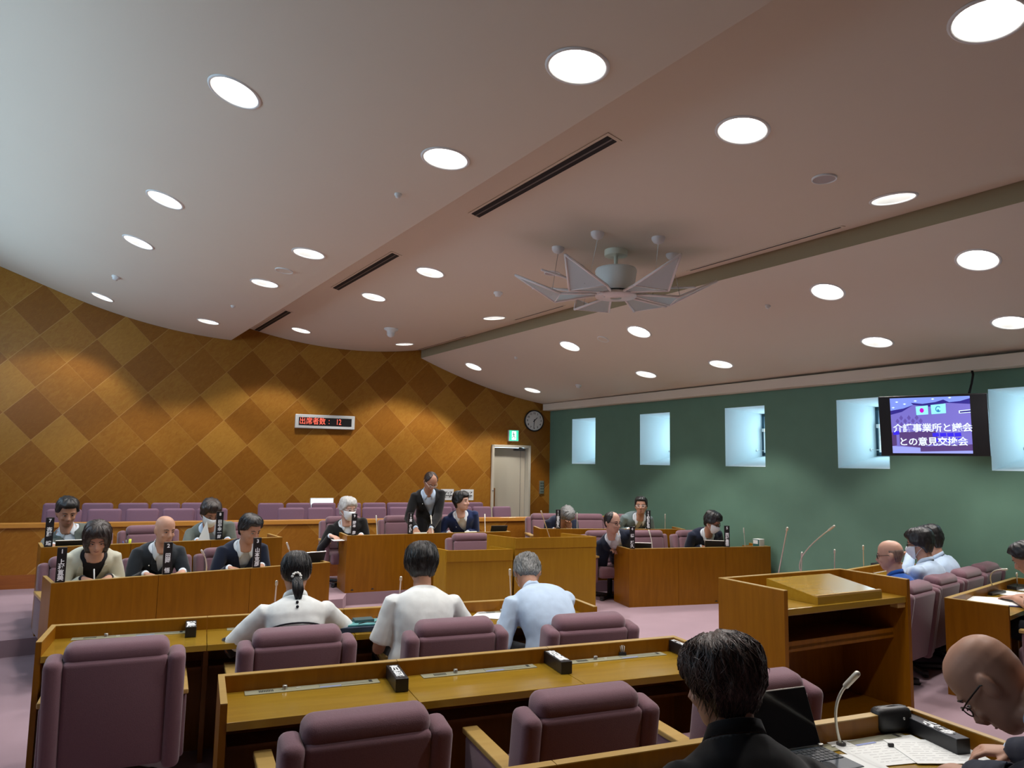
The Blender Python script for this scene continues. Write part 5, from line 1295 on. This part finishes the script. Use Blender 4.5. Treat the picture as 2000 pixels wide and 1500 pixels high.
    if facefeat:
        for s in (-1, 1):
            b = MB(); b.ell((s * 0.031, 0.0805, -0.003), (0.0125, 0.008, 0.0048), EYEW, 12, 8); b.ell((s * 0.031, 0.0865, -0.0035), (0.0056, 0.0035, 0.0046), EYED, 10, 6)
            b.tube([(s * 0.018, 0.087, -0.003), (s * 0.031, 0.0905, 0.0025), (s * 0.045, 0.081, -0.001)], 0.0016, EYED, 6); b.build('eye', P, mtx=HM)
            if True:
                b = MB(); b.tube([(s * 0.013, 0.0945, 0.017), (s * 0.032, 0.093, 0.0245), (s * 0.052, 0.0765, 0.017)], [0.0022, 0.0032, 0.0014], HGREY if hair and hair[1] in (HWHITE, HGREY) else HBLACK, 6); b.build('eyebrow', P, mtx=HM)
        if not mask:
            b = MB(); b.tube([(-0.023, 0.0815, -0.0735), (-0.009, 0.0925, -0.0725), (0.0, 0.094, -0.0735), (0.009, 0.0925, -0.0725), (0.023, 0.0815, -0.0735)], [0.0015, 0.0035, 0.0035, 0.0035, 0.0015], LIP, 7, flat=((0, 0, 1), 0.75)); b.build('mouth', P, mtx=HM)
    if mask:
        b = MB(); rows = []
        for i in range(13):
            z = -0.126 + 0.112 * i / 12; row = []
            for j in range(25):
                th = rad(-72 + 144 * j / 24); q = head_pt(th, max(z, -0.118), 0.006)
                if z < -0.118: q.z = z
                k = (1 - abs(th) / rad(72)); bul = 0.028 * math.exp(-((z + 0.045) / 0.04) ** 2) * k ** 1.2 + 0.006 * k
                row.append(q + V((0, 1, 0)) * bul + V((0, 0, 0.0018 * sin(i * 2.1))))
            rows.append(row)
        b.rings(rows, MASKM, True, False, False); mo = b.build('face_mask', P, mtx=HM); q = mo.modifiers.new('t', 'SOLIDIFY'); q.thickness = 0.003; q.offset = 1
        b = MB()
        for s in (-1, 1):
            for z in (-0.022, -0.10): b.tube([head_pt(s * rad(70), z, 0.008), head_pt(s * rad(88), z * 0.6 - 0.005, 0.006), V((s * 0.085, -0.022, z * 0.35 - 0.004))], 0.0018, MASKM, 5)
        b.build('mask_loops', P, mtx=HM)
    if glasses:
        b = MB()
        for s in (-1, 1):
            pts = [(s * 0.033 + 0.024 * cos(t) * (1 if True else 1), 0.104 - 0.0035 * abs(cos(t)) - (0.006 if s * cos(t) > 0 else 0), -0.006 + 0.0165 * sin(t)) for t in [2 * pi * k / 16 for k in range(17)]]
            b.tube(pts, 0.0019, glasses, 6)
            b.tube([(s * 0.057, 0.096, 0.002), (s * 0.074, 0.06, 0.004), (s * 0.083, 0.0, 0.004), (s * 0.082, -0.022, -0.012)], 0.0022, glasses, 6)
        b.tube([(-0.010, 0.105, -0.002), (0, 0.108, 0.002), (0.010, 0.105, -0.002)], 0.0018, glasses, 6)
        b.build('glasses', P, mtx=HM)
    if badge:
        b = MB(); b.ell(surf(0.76, 0.098, 0.026) , (0.006, 0.006, 0.006), WHITEPL, 8, 6); b.build('lapel_badge', P)
    P['_loc'] = 0
    del P['_loc']
    return P, dict(H=H, HM=HM, MX=MX, spine=spine, frame=frame, N=N, surf=surf, back=back, arms=arms, nd=nd, att=att)

def seat_at(D, u, back, z=0.0):
    p = on_desk(D, u, back); p.z = z; return p
def deg_of(D): return math.degrees(rz_of(-D[2]))
fL, fP, fC1, fC2 = deg_of(L1), deg_of(PR), deg_of(RC1), deg_of(RC2)
fL2 = deg_of(L2)

# --- left front desk
_, q = person('woman in a cream jacket and black top writing with a pen', seat_at(L1, 0.34, 0.74), fL, (-3.501, 6.420, 1.110), pitch=30, yaw=10, hair=('bob', HBROWN), skin=SK, jacket=CRM, shirt=TOPBLK, collar=False, open_v=0.085, v_low=0.15,
       hands=[(-3.498, 6.355, 0.760), (-3.418, 6.446, 0.755)], sc=1.06, shw=0.40, strands=120, seed=3, bulge=0.07)
pen = MB(); pen.tube([(0, 0, 0), (-0.03, 0.035, 0.12)], 0.0055, WHITEPL, 8); pen = pen.build('pen'); pen.matrix_world = M.Translation((-3.453, 6.340, 0.735)); tag(pen, 'white pen in the hand of the woman in the cream jacket', 'pen')
person('bald elderly man in a dark grey suit behind plate 2', seat_at(L1, 0.93, 0.78), fL, (-3.187, 6.980, 1.135), pitch=12, yaw=-14, hair=None, skin=SK, jacket=DKGREY, shirt=SHW, hands=[(-3.140, 6.699, 0.755), (-2.961, 6.845, 0.755)], sc=1.03, seed=4, badge=True, open_v=0.055, v_low=0.5)
person('dark-haired man in a black suit and open white collar behind plate 3', seat_at(L1, 1.72, 0.78), fL, (-2.553, 7.420, 1.113), pitch=22, yaw=-20, hair=('short', HBLACK), skin=SK2, jacket=NAVY, shirt=SHW, hands=[(-2.570, 7.164, 0.755), (-2.395, 7.306, 0.755)], sc=1.10, shw=0.43, seed=5, strands=60)
# --- left raised desk
person('heavy man in a grey green jacket at far left holding a tablet', seat_at(L2, 0.42, 0.76, .15), fL2, (-4.557, 7.750, 1.225), pitch=20, yaw=-6, hair=('short', HBLACK), skin=SK2, jacket=GRGREEN, shirt=SHW, hands=[(-4.301, 7.212, 0.925), (-4.148, 7.344, 0.925)], sc=1.14, shw=0.46, seed=6, open_v=0.06, v_low=0.45, girth=1.1, badge=True)
person('masked man in a grey green jacket reading a paper sheet', seat_at(L2, 1.80, 0.76, .15), fL2, (-3.301, 8.300, 1.202), pitch=30, yaw=-8, hair=('full', HBROWN), skin=SK2, jacket=GRGREEN, shirt=SHB, mask=True, hands=[(-3.233, 7.988, 0.915), (-3.075, 8.184, 0.905)], sc=1.10, shw=0.45, seed=7)
b = MB(); b.solid([(-0.075, 0, 0), (0.075, 0.01, 0.0), (0.01, 0.03, 0.235), (-0.035, 0.02, 0.12)], (0, 0.002, 0), WHITEP); hp2 = b.build('held_sheet'); hp2.matrix_world = M.Translation((-3.225, 7.969, 0.895)) ; tag(hp2, 'white sheet held up by the masked man in grey green', 'paper')
# --- raised middle desk
person('white-haired masked man with glasses in a black jacket', seat_at(PR, 0.22, 0.60, .15), fP, (-2.160, 10.020, 1.164), pitch=10, yaw=-22, hair=('full', HWHITE), skin=SK3, jacket=BLK, shirt=SHW, mask=True, glasses=GLW, hands=[(-2.248, 9.729, 0.815), (-1.959, 9.865, 0.815)], sc=1.14, shw=0.46, seed=8)
_, q = person('balding man with glasses in a black jacket standing and bowing over the desk', seat_at(PR, 1.28, 0.60, .15), fP - 4, (-1.094, 10.280, 1.536), pitch=42, yaw=-12, hair=('receding', HBROWN), skin=SK2, jacket=BLK, shirt=SHB, glasses=GLW, stand=True,
       hands=[(-1.254, 10.110, 0.835), (-1.051, 10.139, 0.835)], hand_dir=[(0.1, -0.5, -0.9), (0.05, -0.55, -0.85)], sc=1.06, shw=0.41, seed=9, open_v=0.095, v_low=0.02, bulge=0.03, badge=True)
bb_ = MB(); x, y, d = q['frame'](0.03); c = q['spine'](0.05) + y * 0.135; bb_.box(tuple(c), (0.09, 0.012, 0.03), BLACK, 0.0); bb_.box(tuple(c + V((0, 0.008, 0))), (0.04, 0.006, 0.026), STEEL, 0.003); bo = bb_.build('belt_buckle', _)
person('dark-haired man in a bright navy suit looking to the right', seat_at(PR, 1.86, 0.60, .15), fP, (-0.683, 10.550, 1.258), pitch=-4, yaw=-38, hair=('full', HBLACK), skin=SK3, jacket=NAVYB, shirt=SHW, hands=[(-0.770, 10.427, 0.815), (-0.589, 10.490, 0.815)], sc=1.08, shw=0.44, seed=10, badge=True)
# --- right desks by the green wall
person('bald-fronted man with dark glasses leaning back in a dark suit at plate 4', seat_at(RC1, 0.27, 0.70), fC1 - 4, (1.363, 9.980, 1.048), pitch=4, yaw=-28, hair=('receding', HBLACK), skin=SK3, jacket=NAVY, shirt=SHW, glasses=GLD, hands=[(1.380, 10.095, 0.680), (1.747, 10.082, 0.710)], sc=1.13, shw=0.46, seed=11, open_v=0.095, v_low=0.15, bulge=0.0, badge=True)
person('masked man with glasses in a dark suit looking down at a tablet', seat_at(RC1, 1.40, 0.60), fC1, (2.774, 10.300, 1.055), pitch=26, yaw=-34, hair=('full', HBLACK), skin=SK2, jacket=NAVY, shirt=SHW, mask=True, glasses=GLD, hands=[(2.714, 10.328, 0.700), (2.913, 10.389, 0.700)], sc=1.08, shw=0.44, seed=12)
person('grey-haired man in a dark suit bowing his head onto his hand', seat_at(RC2, 0.40, 0.66, .15), fC2, (0.832, 11.050, 1.044), pitch=58, yaw=-14, hair=('full', HGREY), skin=SK2, jacket=NAVY, shirt=SHW, hands=[(0.732, 11.095, 0.835), (0.870, 10.950, 0.949)], hand_dir=[(0.6, -0.6, -0.1), (-0.1, -0.1, 0.95)], sc=1.12, shw=0.44, seed=13, curl=0.9, bulge=0.09)
_, q = person('man in a light grey jacket and dark lanyard looking to the left', seat_at(RC2, 1.52, 0.66, .15), fC2, (1.974, 11.300, 1.199), pitch=-4, yaw=22, hair=('short', HBLACK), skin=SK2, jacket=GRJ, shirt=SHW, glasses=GLW, hands=[(1.843, 11.251, 0.835), (2.054, 11.317, 0.835)], sc=1.06, shw=0.45, seed=14)
b = MB()
for s in (-1, 1): b.tube([q['surf'](0.93, s * 0.045, 0.012), q['surf'](0.75, s * 0.035, 0.012), q['surf'](0.55, s * 0.01, 0.014)], 0.004, LANY, 6)
b.build('lanyard', _)
# --- right side seats
fRR = deg_of(RR1)
person('bald man with glasses in a royal blue shirt seen from the side', (3.25, 6.51, 0.0), fRR, (3.281, 6.500, 1.075), pitch=8, yaw=-14, hair=('bald', HTHIN), skin=SK3, jacket=None, shirt=BLUESH, sleeve='long', glasses=GLD, hands=[(3.614, 7.679, 0.750), (3.803, 7.808, 0.750)], sc=1.04, shw=0.42, seed=15)
person('masked man with black hair and glasses in a white shirt seen from the side', (3.78, 7.00, 0.0), fRR, (3.813, 7.000, 1.131), pitch=12, yaw=-10, hair=('full', HBLACK), skin=SK, jacket=None, shirt=SHB, sleeve='long', glasses=GLD, mask=True, hands=[(4.200, 8.320, 0.750), (4.392, 8.427, 0.750)], sc=1.06, shw=0.45, seed=16, girth=1.05)
person('dark-haired man in a pale shirt mostly hidden behind the masked man', (4.25, 7.47, 0.0), fRR, (4.166, 7.460, 1.124), pitch=18, yaw=-6, hair=('full', HBLACK), skin=SK, jacket=None, shirt=SHB, sleeve='long', hands=[(4.608, 8.715, 0.750), (3.897, 7.450, 0.991)], sc=1.08, shw=0.43, seed=17, facefeat=True)
fR2 = deg_of(RR2)
person('person with black hair and bare forearms writing at the right edge', (4.33, 6.02, 0.0), fR2 + 6, (4.217, 6.150, 1.109), pitch=30, yaw=8, hair=('short', HBLACK), skin=SK, jacket=None, shirt=TOPBLK, sleeve='short', hands=[(4.242, 6.494, 0.740), (4.400, 6.560, 0.740)], sc=1.05, shw=0.42, seed=18, voxel=0.007)
# --- the three in white, from behind
fR1 = FB
_, q = person('woman with a ponytail and white hair tie in a white blouse, seen from behind', (-1.28, 4.60, 0.0), fR1 - 2, (-1.317, 4.700, 1.104), pitch=18, yaw=4, hair=('tied', HBLACK), skin=SK2, jacket=None, shirt=BLOUSE, sleeve='long', hands=[(-1.477, 4.799, 0.760), (-1.314, 5.079, 0.760)], sc=1.0, shw=0.40, strands=160, seed=20, voxel=0.0075, girth=0.95, facefeat=True, poles=[(-0.9, -0.2, -0.5), (0.9, -0.2, -0.5)])
HM = q['HM']
b = MB()
for k in range(60):
    random.seed(100 + k); a = random.uniform(0, 2 * pi); rr = 0.018 * sqrt(random.random())
    p0 = V((rr * cos(a) * 0.6, -0.108, -0.045 + rr * sin(a) * 0.6)); b.tube([p0, V((rr * cos(a) * 1.5 + 0.008, -0.135, -0.075 + rr * sin(a))), V((rr * cos(a) * 1.7 + 0.014, -0.132, -0.125 + 0.6 * rr * sin(a))), V((rr * cos(a) * 1.1 + 0.016, -0.115, -0.165 - random.uniform(0, 0.02)))], [0.005, 0.007, 0.006, 0.001], HBLACK, 5)
b.build('ponytail', _, mtx=HM)
b = MB()
for k in range(7): a = -0.3 + k * 0.55; b.ell((0.024 * cos(a) + 0.002, -0.116 - 0.004 * (k % 2), -0.046 + 0.024 * sin(a)), (0.009, 0.007, 0.008), WHITEPL, 8, 6)
b.build('hair_tie', _, mtx=HM)
b = MB()
for u in (0.90, 0.845, 0.79):
    x, y, d = q['frame'](u); c = q['back'](u, 0.0, 0.020); b.ell(tuple(c), (0.009, 0.006, 0.009), TOPBLK, 10, 6)
b.build('back_buttons', _)
for u in (0.62, 0.56):
    b = MB(); pts = []
    for k in range(-6, 7):
        x, y, d = q['frame'](u - 0.012 * (abs(k) / 6) ** 2 * 3); a_, b_ = 0.178, 0.135; t = k / 6 * 1.15; pts.append(q['back'](u - 0.05 * (abs(k) / 6) ** 2, 0.172 * sin(t), 0.019))
    b.tube(pts, 0.005, TOPBLK, 6); b.build('piping', _)
for (s, sh, el, wr, hdir) in q['arms']:
    fa = (wr - el).normalized(); b = MB(); b.tube([el - fa * 0.01, el + fa * 0.08, wr - fa * 0.01], [0.064, 0.060, 0.050], TOPBLK, 14); b.build('black_sleeve', _)
person('woman with short black hair in a plain white blouse, seen from behind', (-0.55, 4.75, 0.0), fR1, (-0.561, 4.860, 1.153), pitch=16, yaw=2, hair=('crop', HBLACK), skin=SK2, jacket=None, shirt=BLOUSE, sleeve='short', hands=[(-0.772, 5.012, 0.760), (-0.380, 5.246, 0.760)], collar=False, sc=1.0, shw=0.42, strands=160, seed=21, voxel=0.0075, long_hem=True, girth=1.0)
person('grey-haired man in a pale blue shirt leaning over papers, seen from behind', (0.30, 4.84, 0.0), fR1 + 2, (0.128, 5.180, 1.058), pitch=62, yaw=22, hair=('short', HGREY), skin=SK2, jacket=None, shirt=SHB, sleeve='long', glasses=GLW, hands=[(-0.023, 5.109, 0.760), (0.064, 5.286, 0.760)], sc=1.02, shw=0.44, strands=160, seed=22, voxel=0.0075, bulge=0.10)
# --- the two nearest
person('woman with wavy short dark brown hair in a black jacket, seen from behind', (0.60, 1.97, 0.0), 100, (0.580, 2.060, 1.228), pitch=14, yaw=-38, neck=0.05, hair=('shag', HWAVY), skin=SK, jacket=None, shirt=BLK, sleeve='long', hands=[(0.873, 2.588, 0.760), (1.080, 2.722, 0.760)], collar=True, sc=0.95, shw=0.38, strands=1800, seed=23, voxel=0.006)
person('bald man with dark glasses in a navy suit bent over papers at bottom right', (1.66, 1.84, 0.0), 128, (1.361, 2.160, 1.216), pitch=56, yaw=-4, roll=0, hair=None, skin=SK, jacket=NAVY, shirt=SHB, glasses=GLD, hands=[(1.415, 2.753, 0.750), (1.632, 2.830, 0.770)], hand_dir=[(-0.3, 0.9, -0.1), (-0.9, 0.35, -0.05)], sc=1.04, shw=0.45, seed=24, nrel=(0, -0.125, -0.035), bulge=0.12, voxel=0.0045, curl=0.75, open_v=0.07, v_low=0.3)
